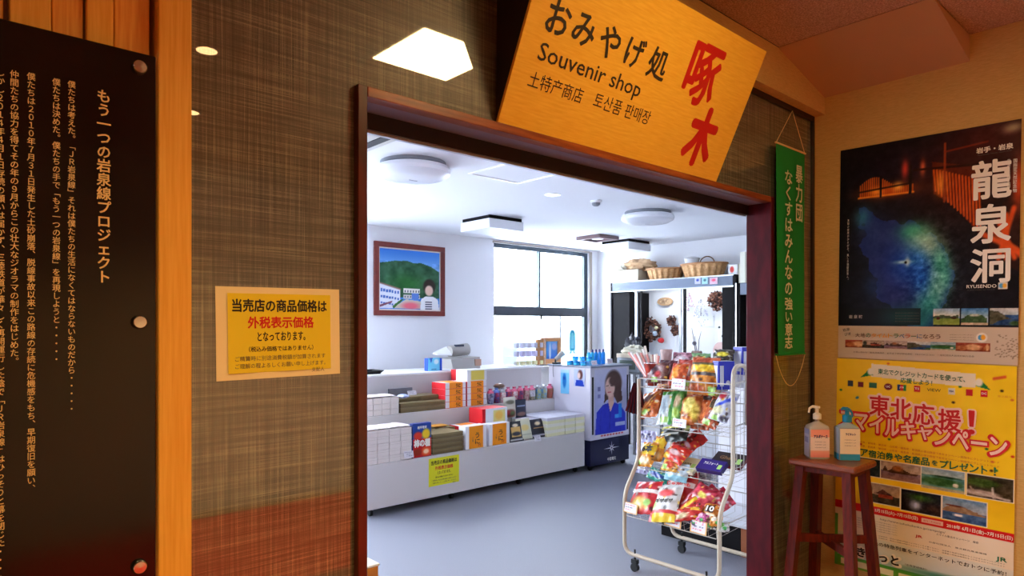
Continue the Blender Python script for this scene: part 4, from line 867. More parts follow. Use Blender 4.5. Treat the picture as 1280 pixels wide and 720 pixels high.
t0 = thing('long_gift_box', 'pale grey green wrapped box lying behind the leaning black pouch', 'box', (aY(672, 0, Y1 + .2).x + .02, Y1 + .16, ZT1), (0, 0, 0), 'pale yellow long boxes'); MB().cbox(-.15, -.02, 0, .28, 0, .15, .002).build('tray', mat('sage_card', (186, 186, 176), .5), t0); MB().cbox(-.151, -.019, -.001, .281, .15, .165, .002).build('lid', mat('lavender_card'), t0)
for i in range(6): packet('snack_packet', f'dark snack packet lying between pouches and boxes at the stage rear, {ORD[i]} from left', 'snack', (aY(632 + i * 7, 0, Y1 + .25).x, Y1 + .17 + .05 * (i % 2), ZT1 + .02 + 0.03 * (i % 3)), .10, .08, .03, mat(('dark_green_pack', 'slate_pack', 'plum_pack')[i % 3], ((60, 70, 64), (84, 84, 96), (70, 50, 60))[i % 3], .35), group='dark packets at the stage rear', seed=30 + i)

# small price cards: printed marks only
def card_canvas(kind=0):
    c = Canvas(18, 12, (214, 208, 214)); rr = random.Random(kind)
    for r_ in range(3):
        for i in range(5):
            if rr.random() < .8: c.rect(.1 + i * .16, .15 + r_ * .27, .1 + i * .16 + .09 + rr.random() * .04, .15 + r_ * .27 + .12, ((220, 60, 90) if kind % 2 == 0 else (90, 90, 110)) if r_ != 1 else (70, 60, 90))
    return c
def price_card(lab, P, w_, h_, rot=(R(75), 0, 0), kind=0, border=None):
    t = thing('price_card', lab, 'price card', P, rot, 'price cards'); MB().box(-w_ / 2, w_ / 2, -h_ / 2, h_, -.001, 0).v
    MB().box(-w_ / 2, w_ / 2, -h_ / 2, h_ / 2, -.0012, 0).build('card', mat('cream_card_edge', (226, 176, 110), .5) if border else M_cardw, t)
    card_canvas(kind).mesh('print', w_ * (.84 if border else .96), h_ * (.84 if border else .96), M_print, t, z=.0006); return t
price_card('small white price card at the foot of the lower white stack', aY(511, 568, Y1 - .01), .085, .055, (R(75), 0, R(-8)), 1)
price_card('small white price card in front of the leaning black pouch', aY(672, 548, Y1 + .0), .075, .055, (R(70), 0, R(-8)), 1)
price_card('small white price card on the upper olive boxes', aY(515, 491, Y2 + .06), .085, .04, (R(65), 0, R(-8)), 1)
price_card('small white price card among the candy cups', aY(666, 492, Y2 + .0), .07, .06, (R(80), 0, 0), 3)
packet('candy_bag', 'white and blue plastic bag right of the upper white stack', 'snack', aY(504, 498, Y2 + .03) , .09, .1, .04, mat('white_blue_pack', (214, 218, 236), .25, noise=.4, nscale=40, rgb2=(120, 140, 200)), 0)
t = thing('paper_tray', 'dark grey flat tray at the back of the riser behind the white stack', 'tray', aY(500, 490, Y2 + .28)); t.location.z = ZT2
MB().cbox(-.12, .14, 0, .02, 0, .20, .002).build('panel', mat('slate_board', (104, 104, 114), .5), t); MB().box(-.12, .14, -.04, 0, 0, .01).build('foot', mat('slate_board'), t)

# candy cups in a row on the riser
M_clear = mat('clear_film', (235, 235, 240), .15, trans=.55, ior=1.2)
cupcols = [((180, 190, 220), (60, 70, 110)), ((70, 110, 190), (170, 40, 60)), ((200, 60, 80), (230, 220, 220)), ((60, 80, 160), (200, 60, 60)), ((190, 50, 60), (235, 225, 225)), ((200, 60, 70), (70, 70, 120)), ((150, 70, 90), (190, 170, 160)), ((200, 190, 170), (120, 110, 90)), ((60, 150, 220), (190, 190, 100)), ((60, 150, 220), (200, 190, 110)), ((180, 80, 80), (150, 100, 80)), ((200, 200, 170), (150, 130, 110))]
for i in range(12):
    px = 613 + i * 7.4; P = aY(px, 500, Y2 + .06 + (.0 if i > 5 else .02 * (i % 2))); P.z = ZT2
    t = thing('candy_cup', f'wrapped candy cup with gathered clear top, {ORD[i]} from the orange boxes', 'snack', P, (0, 0, 0), 'candy cups on the riser'); c1, c2 = cupcols[i]; t.scale = (1.1, 1.1, 1.25)
    MB().lathe([(.028, 0), (.036, .060), (.037, .078), (.034, .085)], 14).build('cup', mat(f'cup_print_{i}', c1, .3, noise=.5, nscale=45, rgb2=c2), t, True)
    MB().lathe([(.034, .085), (.031, .097), (.013, .110), (.021, .122)], 9).build('gathered_top', mat(('pink_film', 'clear_film', 'blue_film')[(0, 2, 1, 0, 0, 0, 0, 0, 1, 1, 0, 1)[i]], ((226, 120, 150), (235, 235, 240), (120, 150, 220))[(0, 2, 1, 0, 0, 0, 0, 0, 1, 1, 0, 1)[i]], .2), t, True)
packet('wrapped_loaf', 'wrapped brown cake on top of the candy cups', 'snack', aY(624, 486, Y2 + .12), .11, .08, .06, mat('brown_cake', (150, 116, 96), .3, noise=.4, nscale=50), seed=77)

# ------------------------------------------------------------------ things on the counter
t = thing('black_tray', 'black flat tray at the left end of the counter', 'tray', (aY(458, 466, Y3 + .15).x, Y3 + .18, ZT3))
MB().cbox(-.12, .12, -.09, .09, 0, .008, .002).build('base', M_black, t); MB().add([(-.12, -.09, .008), (.12, -.09, .008), (.15, -.11, .035), (-.15, -.11, .035), (.12, .09, .008), (.15, .11, .035), (-.12, .09, .008), (-.15, .11, .035)], [(0, 1, 2, 3), (1, 4, 5, 2), (4, 6, 7, 5), (6, 0, 3, 7)]).build('rim', M_black, t)
P = aY(541, 465, Y3 + .12); t = thing('paper_bag', 'small cyan and blue bag beside the grey register', 'bag', (P.x, Y3 + .10, ZT3)); t.scale = (1.15, 1.15, 1.15)
Canvas(20, 18, (110, 205, 240)).poly([(.1, 0), (.4, 0), (.25, .45)], (30, 90, 190)).ell(.7, .3, .2, .2, (220, 240, 250)).rect(.3, .85, .7, .9, (40, 90, 150)).mesh('front', .125, .115, M_film, t, T=Matrix.Translation((0, 0, .0585)) @ Euler(ONY).to_matrix().to_4x4(), z=0)
MB().cbox(-.062, .062, .001, .06, 0, .112, .004).build('body', mat('blue_bag', (20, 70, 190), .4), t); MB().box(.063, .095, .01, .07, 0, .11).build('side_gusset', mat('blue_bag'), t)
# register
P = aY(573, 464, Y3 + .25); t = thing('cash_register', 'grey cash register with raised receipt printer on the counter', 'cash register', (P.x, Y3 + .28, ZT3))
M_reg = mat('register_grey', (176, 172, 168), .5)
s = MB(); s.add([(-.17, -.17, 0), (.19, -.17, 0), (.19, .17, 0), (-.17, .17, 0), (-.19, -.15, .11), (.20, -.15, .125), (.20, .17, .125), (-.19, .17, .11)], [(0, 3, 2, 1), (4, 5, 6, 7), (0, 1, 5, 4), (1, 2, 6, 5), (2, 3, 7, 6), (3, 0, 4, 7)]).build('body', M_reg, t)
s = MB(); s.tube([(-.10, .0, .185), (.14, .0, .205)], [.06, .066], 18); s.build('printer_drum', M_reg, t, True)
MB().box(-.05, .06, -.052, -.02, .235, .258).build('display_glass', mat('dark_screen', (60, 66, 84), .2), t)
MB().add([(-.10, -.05, .15), (-.10, .05, .24), (-.28, .05, .175), (-.28, -.05, .155), (-.10, -.05, .14), (-.10, .05, .16), (-.28, .05, .16), (-.28, -.05, .15)], [(0, 1, 2, 3), (4, 7, 6, 5), (0, 3, 7, 4), (1, 5, 6, 2), (2, 6, 7, 3), (0, 4, 5, 1)]).build('key_shelf', M_white, t)
MB().box(.12, .202, -.172, -.15, .03, .10).build('side_cover', mat('tan_plastic', (190, 150, 128), .5), t)
MB().tube([(.10 + .035 * math.cos(a * .5), -.02, .13 + .035 * math.sin(a * .5)) for a in range(7)], .008, 6).build('paper_roll', M_white, t, True)
# clear display case with little cartons
P0, P1 = aY(640, 459, Y3 + .2), aY(676, 459, Y3 + .2); t = thing('acrylic_case', 'clear acrylic display case in front of the window', 'display case', ((P0.x + P1.x) / 2, Y3 + .22, ZT3))
W = P1.x - P0.x; M_acr = mat('clear_acrylic', (236, 240, 250), .05, alpha=.28)
for z in (0.0, .10, .20): MB().box(-W / 2, W / 2, -.10, .14, z + .001, z + .006).build('shelf', M_acr, t)
MB().box(-W / 2, -W / 2 + .004, -.10, .14, .006, .30).box(W / 2 - .004, W / 2, -.10, .14, .006, .30).box(-W / 2, W / 2, .136, .14, .006, .30).box(-W / 2, W / 2, -.10, .14, .297, .30).build('panel', M_acr, t)
for k_, z in enumerate((.007, .107, .207)):
    for i in range(5): gift_box('small_carton', f'tiny carton in the acrylic case, {("bottom", "middle", "top")[k_]} shelf, {ORD[i]} from left', 'box', ((P0.x + P1.x) / 2 - W / 2 + .04 + i * (W - .08) / 4, Y3 + .14, ZT3 + z), .048, .05, (.045, .06, .055)[k_], mat(('yellow_carton', 'lilac_carton', 'grey_carton')[k_], ((232, 226, 170), (196, 186, 214), (206, 204, 220))[k_], .5), 'tiny cartons in the acrylic case')
# wooden framed screen
P = aY(692, 437, Y3 + .12); t = thing('framed_screen', 'wooden framed screen showing a blue picture beside the window', 'screen', (P.x, Y3 + .14, ZT3))
Wf, Hf, f_ = .30, .30, .045; M_fw = mat('honey_frame', (208, 150, 96), .45)
s = MB(); z0 = .02; s.cbox(-Wf / 2, Wf / 2, 0, .05, z0 + Hf - f_, z0 + Hf, .003).cbox(-Wf / 2, Wf / 2, 0, .05, z0, z0 + f_, .003).cbox(-Wf / 2, -Wf / 2 + f_, 0, .05, z0 + f_, z0 + Hf - f_, .003).cbox(Wf / 2 - f_, Wf / 2, 0, .05, z0 + f_, z0 + Hf - f_, .003); s.build('frame', M_fw, t)
MB().box(-Wf / 2 - .07, -Wf / 2 - .002, .01, .06, 0, Hf + .0).build('side_board', mat('honey_dark', (176, 122, 74), .5), t); MB().box(-Wf / 2, Wf / 2, .0, .06, 0, .02).build('foot', M_fw, t)
Canvas(30, 30, (90, 150, 220)).grad(0, 1, (120, 180, 230), (60, 110, 200)).rect(.05, .0, .2, 1, (50, 130, 190)).ell(.4, .6, .08, .5, (210, 230, 245)).ell(.75, .3, .2, .2, (170, 180, 225)).mesh('display', Wf - 2 * f_, Hf - 2 * f_, M_gloss, t, T=Matrix.Translation((0, .02, z0 + Hf / 2)) @ Euler(ONY).to_matrix().to_4x4(), z=0)
MB().box(-Wf / 2 + f_, Wf / 2 - f_, .021, .03, z0 + f_, z0 + Hf - f_).build('backing', M_black, t)
# desk lamp like camera
P = aY(695, 462, 4.95); t = thing('clip_camera', 'grey tube shaped camera on a black clip in front of the screen', 'camera', (5.262, 5.09, 1.096))
MB().tube([(-.02, 0, .05), (.07, -.03, .12)], [.022, .030], 14).build('camera_body', mat('register_grey'), t, True)
MB().tube([(-.02, 0, .05), (-.02, 0, .02), (.0, 0, 0)], .010, 8).box(-.05, .05, -.02, .02, 0, .018).build('clip', M_black, t)
MB().tube([(-.05, -.01, .01), (-.07, -.01, -.03), (-.068, -.01, -.10), (-.06, -.01, -.14)], .003, 6).build('cable', M_black, t)

# ------------------------------------------------------------------ cosmetics stand with a portrait poster
BX0, BX1, BY0, BY1, BZ = 5.215, 5.86, 4.56, 5.17, 1.075
t = thing('cosmetics_stand', 'white cosmetics stand with a large portrait poster and navy base', 'display stand', (BX0, BY0, 0))
L, D = BX1 - BX0, BY1 - BY0
MB().cbox(0, L, 0, D, .32, BZ, .004).build('body', mat('pale_lilac_panel', (218, 214, 226), .45), t)
MB().cbox(0.002, L - .002, 0.002, D, .05, .32, .003).build('navy_base', mat('navy_laminate', (22, 24, 60), .35), t)
MB().cbox(-.012, L + .03, -.02, D + .01, BZ, BZ + .02, .003).build('top_board', mat('steel_blue_top', (150, 158, 176), .3, metal=.3), t)
for x in (.05, L - .05):
    for y in (.05, D - .05): MB().tube([(x - .012, y, .025), (x + .012, y, .025)], .025, 12).box(x - .015, x + .015, y - .02, y + .02, .04, .052).build('caster', M_black, t)
for x in (.035, L - .035): MB().box(x - .012, x + .012, -.004, 0, .38, .98).build('slot', M_black, t)
c = Canvas(60, 110, (196, 196, 226)); c.grad(0, 1, (206, 206, 232), (150, 158, 220)).glow(.9, .45, .25, .2, (150, 140, 150), .5)
hair = (84, 62, 58)
c.ell(.58, .22, .26, .20, hair, .12).poly([(.34, .2), (.80, .2), (.86, .48), (.70, .52), (.60, .42), (.36, .46), (.28, .5)], hair)
c.poly([(.42, .38), (.58, .38), (.60, .56), (.40, .56)], (214, 170, 156)).ell(.47, .27, .15, .145, (232, 192, 178), .1).ell(.60, .18, .16, .08, hair, .2)
c.line((.36, .25), (.42, .245), .006, (70, 50, 50)).line((.49, .25), (.55, .255), .006, (70, 50, 50)).line((.40, .345), (.50, .345), .008, (200, 90, 100)).line((.44, .27), (.43, .31), .005, (206, 160, 146))
c.poly([(.02, 1), (.06, .62), (.25, .52), (.42, .50), (.48, .62), (.60, .50), (.80, .55), (.96, .68), (.96, 1)], (48, 58, 190)).poly([(.42, .50), (.48, .64), (.60, .50), (.52, .48)], (222, 180, 166))
c.line((.48, .64), (.44, .98), .006, (30, 36, 140)).line((.2, .60), (.16, .95), .006, (34, 40, 150), .6).line((.75, .62), (.80, .95), .006, (34, 40, 150), .6)
c.rect(.74, .53, .84, .74, (40, 130, 220)).rect(.62, .68, .74, .74, (70, 160, 230)).rect(.64, .80, .94, .86, (190, 200, 240)).rect(.1, .25, .17, .32, (120, 120, 170)).rect(.1, .36, .17, .42, (120, 120, 170))
c.grad(.945, 1, (226, 220, 232), (226, 220, 232))
for i in range(8): c.ell(.22 + i * .09, .972, .035, .010, (200, 30, 40), .3)
c.noise(4, 10)
c.mesh('portrait_poster', L - .11, .72, M_gloss, t, T=Matrix.Translation((L / 2 + .005, -.0045, .335 + .36)) @ Euler(ONY).to_matrix().to_4x4(), z=0)
s = MB()
for a in range(8):
    an = a * math.pi / 4 + .0; r_ = (.13 if a % 4 == 0 else .075 if a % 2 == 0 else .055); d = Vector((math.cos(an), 0, math.sin(an))); q = Vector((-d.z, 0, d.x)) * .007
    o_ = Vector((L / 2 + .02, -.0015, .21)); s.add([o_ + q + d * .01, o_ - q + d * .01, o_ + d * r_], [(0, 1, 2)])
s.build('star_logo', M_cardw, t)
text('中国電化', t, L / 2 + .02, 0.095, .14, .035, M_whiteink, 0, .03, T=Matrix.Translation((0, -.0015, 0)) @ Euler(ONY).to_matrix().to_4x4())
Fs = Matrix.Translation((-.0035, 0, 0)) @ Euler(ONX).to_matrix().to_4x4()
Canvas(14, 40, (120, 195, 236)).ell(.45, .45, .22, .3, (30, 120, 200)).rect(.3, .3, .6, .42, (20, 90, 180)).grad(0, .15, (190, 220, 240), (160, 210, 240)).mesh('side_leaflet', .125, .26, M_gloss, t, x=-(.36), y=.915, z=0, T=Fs)
Canvas(20, 26, (190, 200, 232)).ell(.58, .3, .22, .28, (100, 56, 50)).ell(.45, .35, .14, .18, (232, 200, 190)).poly([(.1, 1), (.2, .62), (.8, .6), (.95, 1)], (36, 70, 190)).mesh('side_leaflet', .155, .18, M_gloss, t, x=-(.15), y=.965, z=0, T=Fs)
# bottles and jars on the stand
M_blueb = mat('blue_glass_plastic', (10, 140, 226), .2, spec=.6); M_bluec = mat('navy_cap', (16, 44, 130), .35); M_cyanb = mat('cyan_plastic', (60, 190, 236), .2)
zt = BZ + .02
for i, px in enumerate((736, 740.5, 745, 749.5, 754)):
    P = aY(px, 456, BY0 + .20); t = thing('lotion_bottle', f'slim blue lotion bottle on the cosmetics stand, {ORD[i]} from left', 'bottle', (P.x, BY0 + .20, zt), (0, 0, 0), 'blue lotion bottles')
    MB().lathe([(.016, 0), (.021, .004), (.021, .115), (.015, .130), (.010, .134)], 14).build('body', M_cyanb if i < 2 else M_blueb, t, True); MB().lathe([(.011, .134), (.011, .155), (.005, .165), (0, .166)], 12).build('cap', M_bluec if i != 0 else M_white, t, True)
for r_ in range(2):
    for i in range(3):
        P = Vector((5.262 + .07 * r_, 4.895 - .098 * i - .02 * r_, 0))
        t = thing('cream_jar', f'blue cream jar on the cosmetics stand, {("front", "raised rear")[r_]} row, {ORD[i]} from left', 'jar', (P.x, P.y, zt + r_ * .046), (0, 0, 0), 'blue cream jars')
        if r_: MB().box(-.034, .034, -.034, .034, -.046, -.001).build('riser', mat('clear_blue_riser', (120, 190, 236), .2), t)
        MB().lathe([(.026, 0), (.031, .004), (.031, .024)], 16).build('body', M_cyanb, t, True); MB().lathe([(.032, .025), (.032, .040), (.028, .044), (0, .044)], 16).build('lid', M_blueb, t, True)
price_card('white price card under the blue bottles on the stand edge', (aY(742, 455, BY0 + .05).x, BY0 + .04, zt + .03), .085, .05, (R(78), 0, 0), 2)
price_card('white price card at the right end of the cosmetics stand', (aY(767, 453, BY0 + .05).x, BY0 + .10, zt + .035), .09, .055, (R(78), 0, 0), 4)
# window stickers (bottle shape) and leaflets on the glass
t = thing('bottle_sticker', 'cyan bottle shaped sticker on the lower window pane', 'sticker', (aY(719, 426, SYB).x, SYB + .052, aY(719, 426, SYB).z), ONY)
MB().lathe([(0, -.15), (.05, -.145), (.06, -.13), (.06, .11), (.04, .14), (0, .15)], 16).v
s = MB(); pts = [(-.045, -.14), (.045, -.14), (.055, -.12), (.055, .10), (.03, .145), (-.03, .145), (-.055, .10), (-.055, -.12)]; s.add([(x, y, 0) for x, y in pts], [tuple(range(8))]).add([(x * .6, y * .75, .001) for x, y in pts], [tuple(range(8))], 1).build('sticker_print', [mat('cyan_film', (30, 160, 200), .4), mat('light_cyan_film', (120, 215, 235), .4)], t)
MB().add([(-.05, -.15, 0), (0, -.145, 0), (-.05, -.19, 0)], [(0, 1, 2)]).add([(.05, -.15, 0), (0, -.145, 0), (.05, -.19, 0)], [(0, 2, 1)]).build('ribbon', mat('cyan_film'), t)
# ------------------------------------------------------------------ black display cabinet on the right wall
CX, CY0, CY1, CZ = 6.80, 3.82, 5.60, 2.09
t = thing('display_cabinet', 'tall black display cabinet with white interior and steel header below the baskets', 'cabinet', (CX, 0, 0))
D = SXR - CX - .005
M_white2 = mat('cabinet_white', (240, 241, 246), .5)
MB().cbox(0, D, CY1 - .03, CY1, 0, CZ, .003).cbox(0, D, CY0, CY0 + .03, 0, CZ, .003).build('side_panel', M_blackpaint, t)
MB().box(.002, .02, CY0 + .031, CY0 + .16, 0, CZ - .14).build('dark_stile', M_blackpaint, t)
MB().box(.012, D - .0, CY1 - .30, CY1 - .031, 0, CZ - .14).build('dark_stile', M_blackpaint, t)
MB().cbox(0, .06, CY0 + .031, CY1 - .031, CZ - .125, CZ - .001, .003).build('header', mat('steel_header', (104, 116, 138), .45), t)
MB().box(-.004, 0, CY0 + .02, CY1 - .01, CZ - .012, CZ).box(-.004, 0, CY0 + .02, CY1 - .01, CZ - .135, CZ - .122).build('header_trim', M_alu, t)
MB().box(.06, D, CY0 + .031, CY1 - .031, CZ - .02, CZ - .001).build('top_board', M_blackpaint, t)
MB().box(D - .015, D, CY0 + .031, CY1 - .301, 1.0, CZ - .021).build('back_panel', M_white2, t)
MB().box(.03, D - .016, CY0 + .031, CY1 - .301, 1.0, 1.03).build('shelf', M_white2, t)
MB().box(.03, D, CY0 + .031, CY1 - .301, 0, .999).build('base_unit', M_white2, t)
for px, m_ in ((795.5, M_alu), (801.5, M_blackpaint), (850.5, M_alu), (856, M_blackpaint)):
    P = aX(px, 400, CX + .01); MB().box(.0, .02, P.y - .015, P.y + .015, .0, CZ - .136).build('stile', m_, t)
for i, (px, cc) in enumerate(((872, (200, 200, 230)), (881, (180, 225, 235)), (892, (240, 200, 215)))):
    P = aX(px, 351, CX - .005); tt = Canvas(12, 12, cc).ell(.5, .4, .25, .2, (40, 60, 160) if i == 0 else (60, 110, 120) if i == 1 else (220, 60, 100)).mesh('header_sticker', .075 if i < 2 else .10, .075, M_print, t, T=Matrix.Translation((-.0055, P.y, P.z)) @ Euler(ONX).to_matrix().to_4x4(), z=0)
l = bpy.data.lights.new('cabinet_tube', 'AREA'); l.shape = 'RECTANGLE'; l.size = .05; l.size_y = 1.2; l.energy = 7; l.color = (.9, .96, 1)
o = bpy.data.objects.new('cabinet_tube', l); C.objects.link(o); o.parent = t; o.location = (.12, (CY0 + CY1 - .27) / 2, CZ - .03)
XB = SXR - .04
def hang(px, y, X=XB): return aX(px, y, X)
def wreath(lab, px, y, r, rt, cols, seed):
    P = hang(px, y, XB - .03); t = thing('pinecone_wreath', lab, 'wreath', P, ONX); rr = random.Random(seed); s = MB()
    MB().tube([(r * math.cos(2 * math.pi * i / 24), r * math.sin(2 * math.pi * i / 24), 0) for i in range(24)], rt * .5, 8, closed=True).build('ring', mat('twig_brown', (60, 40, 34), .7), t, True)
    for i in range(150):
        a = rr.random() * 6.283; b = rr.random() * 6.283; d = Vector((math.cos(a) * math.cos(b), math.sin(a) * math.cos(b), abs(math.sin(b)))); o_ = Vector((r * math.cos(a), r * math.sin(a), 0)) + d * rt * (.5 + .4 * rr.random())
        q = d.orthogonal().normalized() * rt * .35; q2 = d.cross(q); s.add([o_ + q, o_ + q2, o_ - q, o_ - q2, o_ + d * rt * .45], [(0, 1, 4), (1, 2, 4), (2, 3, 4), (3, 0, 4)], rr.randrange(3))
    s.build('cone_scales', [mat(f'cone_{c_}', col, .6) for c_, col in cols], t); return t
W3 = [('dark', (54, 32, 30)), ('mid', (96, 58, 48)), ('light', (140, 96, 78))]
t = wreath('pinecone wreath with small figures leaning in the cabinet', 815, 412, .105, .055, W3, 1)
MB().lathe([(0, -.035), (.03, -.02), (.036, 0), (.03, .02), (0, .035)], 14, (.085, -.05, .05)).build('bauble', mat('pale_bauble', (190, 205, 225), .3), t, True)
MB().lathe([(0, -.03), (.024, -.015), (.026, .005), (0, .03)], 14, (.10, .02, .05)).build('bauble', mat('cream_bauble', (226, 222, 180), .3), t, True)
MB().lathe([(.0, -.05), (.035, -.045), (.03, .0), (.0, .05)], 12, (.15, -.14, .04)).build('ornament', mat('red_felt', (206, 40, 44), .7), t, True)
wreath('dense round pinecone wreath hung at the right of the cabinet', 897, 376, .055, .065, W3, 2)
for i, (px, y) in enumerate(((840, 401), (845, 413))): wreath(f'small {("upper", "lower")[i]} pinecone cluster beside the centre stile', px, y, .025, .045, W3, 3 + i)
P = hang(831.5, 377); t = thing('carved_wood_slice', 'oval wooden slice with carved figures hung in the cabinet', 'ornament', P, ONX)
MB().lathe([(0, 0), (.10, 0), (.105, .006), (.10, .012), (0, .012)], 24, sx=1.15, sy=.52).build('slice', mat('slice_wood', (196, 156, 116), .6), t, True); MB().lathe([(0, .012), (.085, .012), (.085, .014), (0, .014)], 24, sx=1.1, sy=.42).build('inlay', mat('slice_pale', (222, 190, 150), .6, noise=.5, nscale=40, rgb2=(120, 80, 60)), t)
for i, (px, y, cc, nm) in enumerate(((861, 379, (186, 134, 156), 'pink white'), (876, 385, (160, 160, 186), 'pale grey'))):
    P = hang(px, y, XB - .05); t = thing('snowy_tree_ornament', f'small {nm} snowy tree ornament hung in the cabinet', 'ornament', P, ONX); rr = random.Random(i)
    MB().tube([(0, -.10, 0), (0, .13, 0)], .004, 6).build('twig', mat('twig_brown'), t); s = MB()
    for k_ in range(90):
        h_ = rr.random(); r_ = (1 - h_) * .10; a = rr.random() * 6.283; o_ = Vector((r_ * math.cos(a), -.10 + .24 * h_, r_ * math.sin(a) * .5)); s.add([o_ + Vector((.012, 0, 0)), o_ + Vector((-.008, .01, 0)), o_ + Vector((-.002, -.010, .008)), o_ + Vector((0, .004, -.01))], [(0, 1, 2), (0, 2, 3), (0, 3, 1), (1, 3, 2)], k_ % 2)
    s.build('snowy_tufts', [mat(f'tuft_{i}', cc, .8), mat('tuft_white', (196, 198, 214), .8)], t)
P = hang(871, 441, XB - .12); t = thing('twig_ornament', 'thin twigs with a grey bird on a log slice', 'ornament', P, ONX)
MB().tube([(-.06, 0, 0), (.06, 0, 0)], .025, 12).build('log', mat('log_grey', (130, 104, 96), .7, noise=.4, nscale=60), t)
for a in ((-.02, -.07, .30), (.02, .06, .26), (.0, -.03, .20)): MB().tube([(a[0], .02, 0), (a[0] + (a[1] - a[0]) * .4, a[2] * .6, .01), (a[1], a[2], 0)], [.006, .005, .003], 5).build('twig', mat('pale_twig', (110, 100, 110), .7), t)
MB().lathe([(0, -.03), (.024, -.015), (.026, .005), (.014, .028), (0, .032)], 12, (-.03, .115, .01)).build('bird', mat('bird_grey', (110, 106, 120), .7), t, True)
P = hang(901, 438, XB - .15); t = thing('paper_fan', 'rounded pale pink paper fan with a dark handle on the cabinet shelf', 'fan', P, ONX)
MB().lathe([(0, 0), (.10, 0), (.10, .003), (0, .003)], 24).build('leaf', mat('fan_pink', (232, 196, 190), .6), t); MB().tube([(0, -.06, .004), (.02, -.15, .01)], .012, 8).build('handle', M_black, t)
for i, (px, y, w_, h_) in enumerate(((905, 404, .022, .06), (899, 409, .03, .03), (903, 420, .024, .04), (907, 396, .02, .015), (909, 421, .024, .05))):
    P = hang(px, y, XB + .02); t = thing('leaf_ornament', f'small dark leaf shaped ornament on the cabinet back, {ORD[i]} of five', 'ornament', P, (R(90), R(20 - 8 * i), R(-90)), 'dark leaf ornaments')
    MB().lathe([(0, -h_ / 2), (w_ / 2, -h_ * .1), (w_ * .4, h_ * .2), (0, h_ / 2)], 8).build('leaf', mat('leaf_dark', (60, 70, 70), .6), t, T=Matrix.Rotation(R(-90), 4, 'X'))
c = Canvas(40, 30, (238, 240, 246)); rr = random.Random(8)
for i in range(14): c.ell(rr.random(), rr.random() * .9 + .05, .025, .03, (110, 120, 130))
t = thing('price_sheet', 'white sheet with small grey marks pinned in the cabinet', 'notice', hang(882, 400, XB + .012), ONX); c.mesh('sheet', .22, .16, M_print, t, z=.0)
# things on top of the cabinet
z0 = CZ
P0, P1 = aX(756, 345, CX + .0), aX(782, 345, CX + .0)
t = thing('white_carton', 'white cardboard carton on the left top of the black cabinet', 'box', (CX + .06, 5.36, z0))
MB().box(0, .34, -.16, .28, 0, .006).box(0, .008, -.16, .28, .006, .15).box(.332, .34, -.16, .28, .006, .15).box(.008, .332, -.16, -.152, .006, .15).box(.008, .332, .272, .28, .006, .15).build('carton', mat('white_cardboard', (222, 216, 196), .6), t)
def crumple(name, lab, cat, loc, sx, sy, sz, m, seed, rz=0):
    import mathutils.noise as N
    s = MB(); n, k_ = 20, 12; vs = []; off = Vector((seed * 3.1, 0, 0))
    for j in range(k_ + 1):
        ph = math.pi * j / k_
        for i in range(n):
            a = 2 * math.pi * i / n; d = Vector((math.sin(ph) * math.cos(a), math.sin(ph) * math.sin(a), math.cos(ph)))
            f = 1 + .5 * N.noise(d * 2.2 + off) + .25 * N.noise(d * 6 + off); v = d * f; vs.append((v.x * sx, v.y * sy, max(v.z * sz, -sz * .6) + sz * .6))
    s.add(vs, [(j * n + i, (j + 1) * n + i, (j + 1) * n + (i + 1) % n, j * n + (i + 1) % n) for j in range(k_) for i in range(n)])
    o = s.build(name, m); o.location = loc; o.rotation_euler = (0, 0, rz); return tag(o, lab, cat)
crumple('crumpled_paper', 'crumpled brown wrapping paper spilling from the white carton', 'paper', (CX + .22, 5.30, z0 + .13), .13, .24, .10, mat('kraft_paper', (196, 160, 122), .8), 1)
crumple('crumpled_paper', 'crumpled white paper in the corner of the white carton', 'paper', (CX + .14, 5.52, z0 + .10), .08, .08, .09, mat('white_cardboard'), 2)
crumple('kraft_bag', 'folded brown kraft bag between the carton and the basket', 'bag', (CX + .30, 5.22, z0 + .0), .07, .07, .15, mat('kraft_paper'), 5)
def basket(lab, px0, px1, ytop, X, hgt, handle):
    a, b = aX(px0, ytop, X), aX(px1, ytop, X); cy = (a.y + b.y) / 2; ry = (a.y - b.y) / 2; rx = .19
    t = thing('wicker_basket', lab, 'basket', (X, cy, z0), (0, 0, 0), 'wicker baskets on the cabinet'); s = MB(); n, k_ = 72, 9; vs = []
    for j in range(k_ + 1):
        f = .80 + .20 * j / k_
        for i in range(n):
            an = 2 * math.pi * i / n; w_ = .0055 * (1 if (i // 2) % 2 else -1) + .002 * (j % 2); vs.append(((rx * f + w_) * math.cos(an), (ry * f + w_) * math.sin(an), hgt * j / k_))
    s.add(vs, [(j * n + i, j * n + (i + 1) % n, (j + 1) * n + (i + 1) % n, (j + 1) * n + i) for j in range(k_) for i in range(n)] + [tuple(range(n))[::-1]])
    s.build('woven_body', mat('wicker', (214, 166, 112), .6, noise=.3, nscale=40, rgb2=(186, 134, 84)), t)
    MB().tube([(rx * 1.03 * math.cos(2 * math.pi * i / 40), ry * 1.03 * math.sin(2 * math.pi * i / 40), hgt) for i in range(40)], .010, 8, closed=True).build('rim', mat('wicker_rim', (176, 124, 80), .6), t, True)
    if handle:
        MB().tube([(0, -ry * .15 + .10 * math.cos(math.pi * i / 12), hgt + .09 * math.sin(math.pi * i / 12)) for i in range(13)], .007, 8).build('handle', mat('wicker_dark', (110, 78, 52), .6), t, True)
    return t
basket('left wicker basket on top of the black cabinet', 812, 853, 331, CX + .2, .135, False)
basket('right wicker basket with arched handle on top of the black cabinet', 854, 907, 327, CX + .2, .16, True)
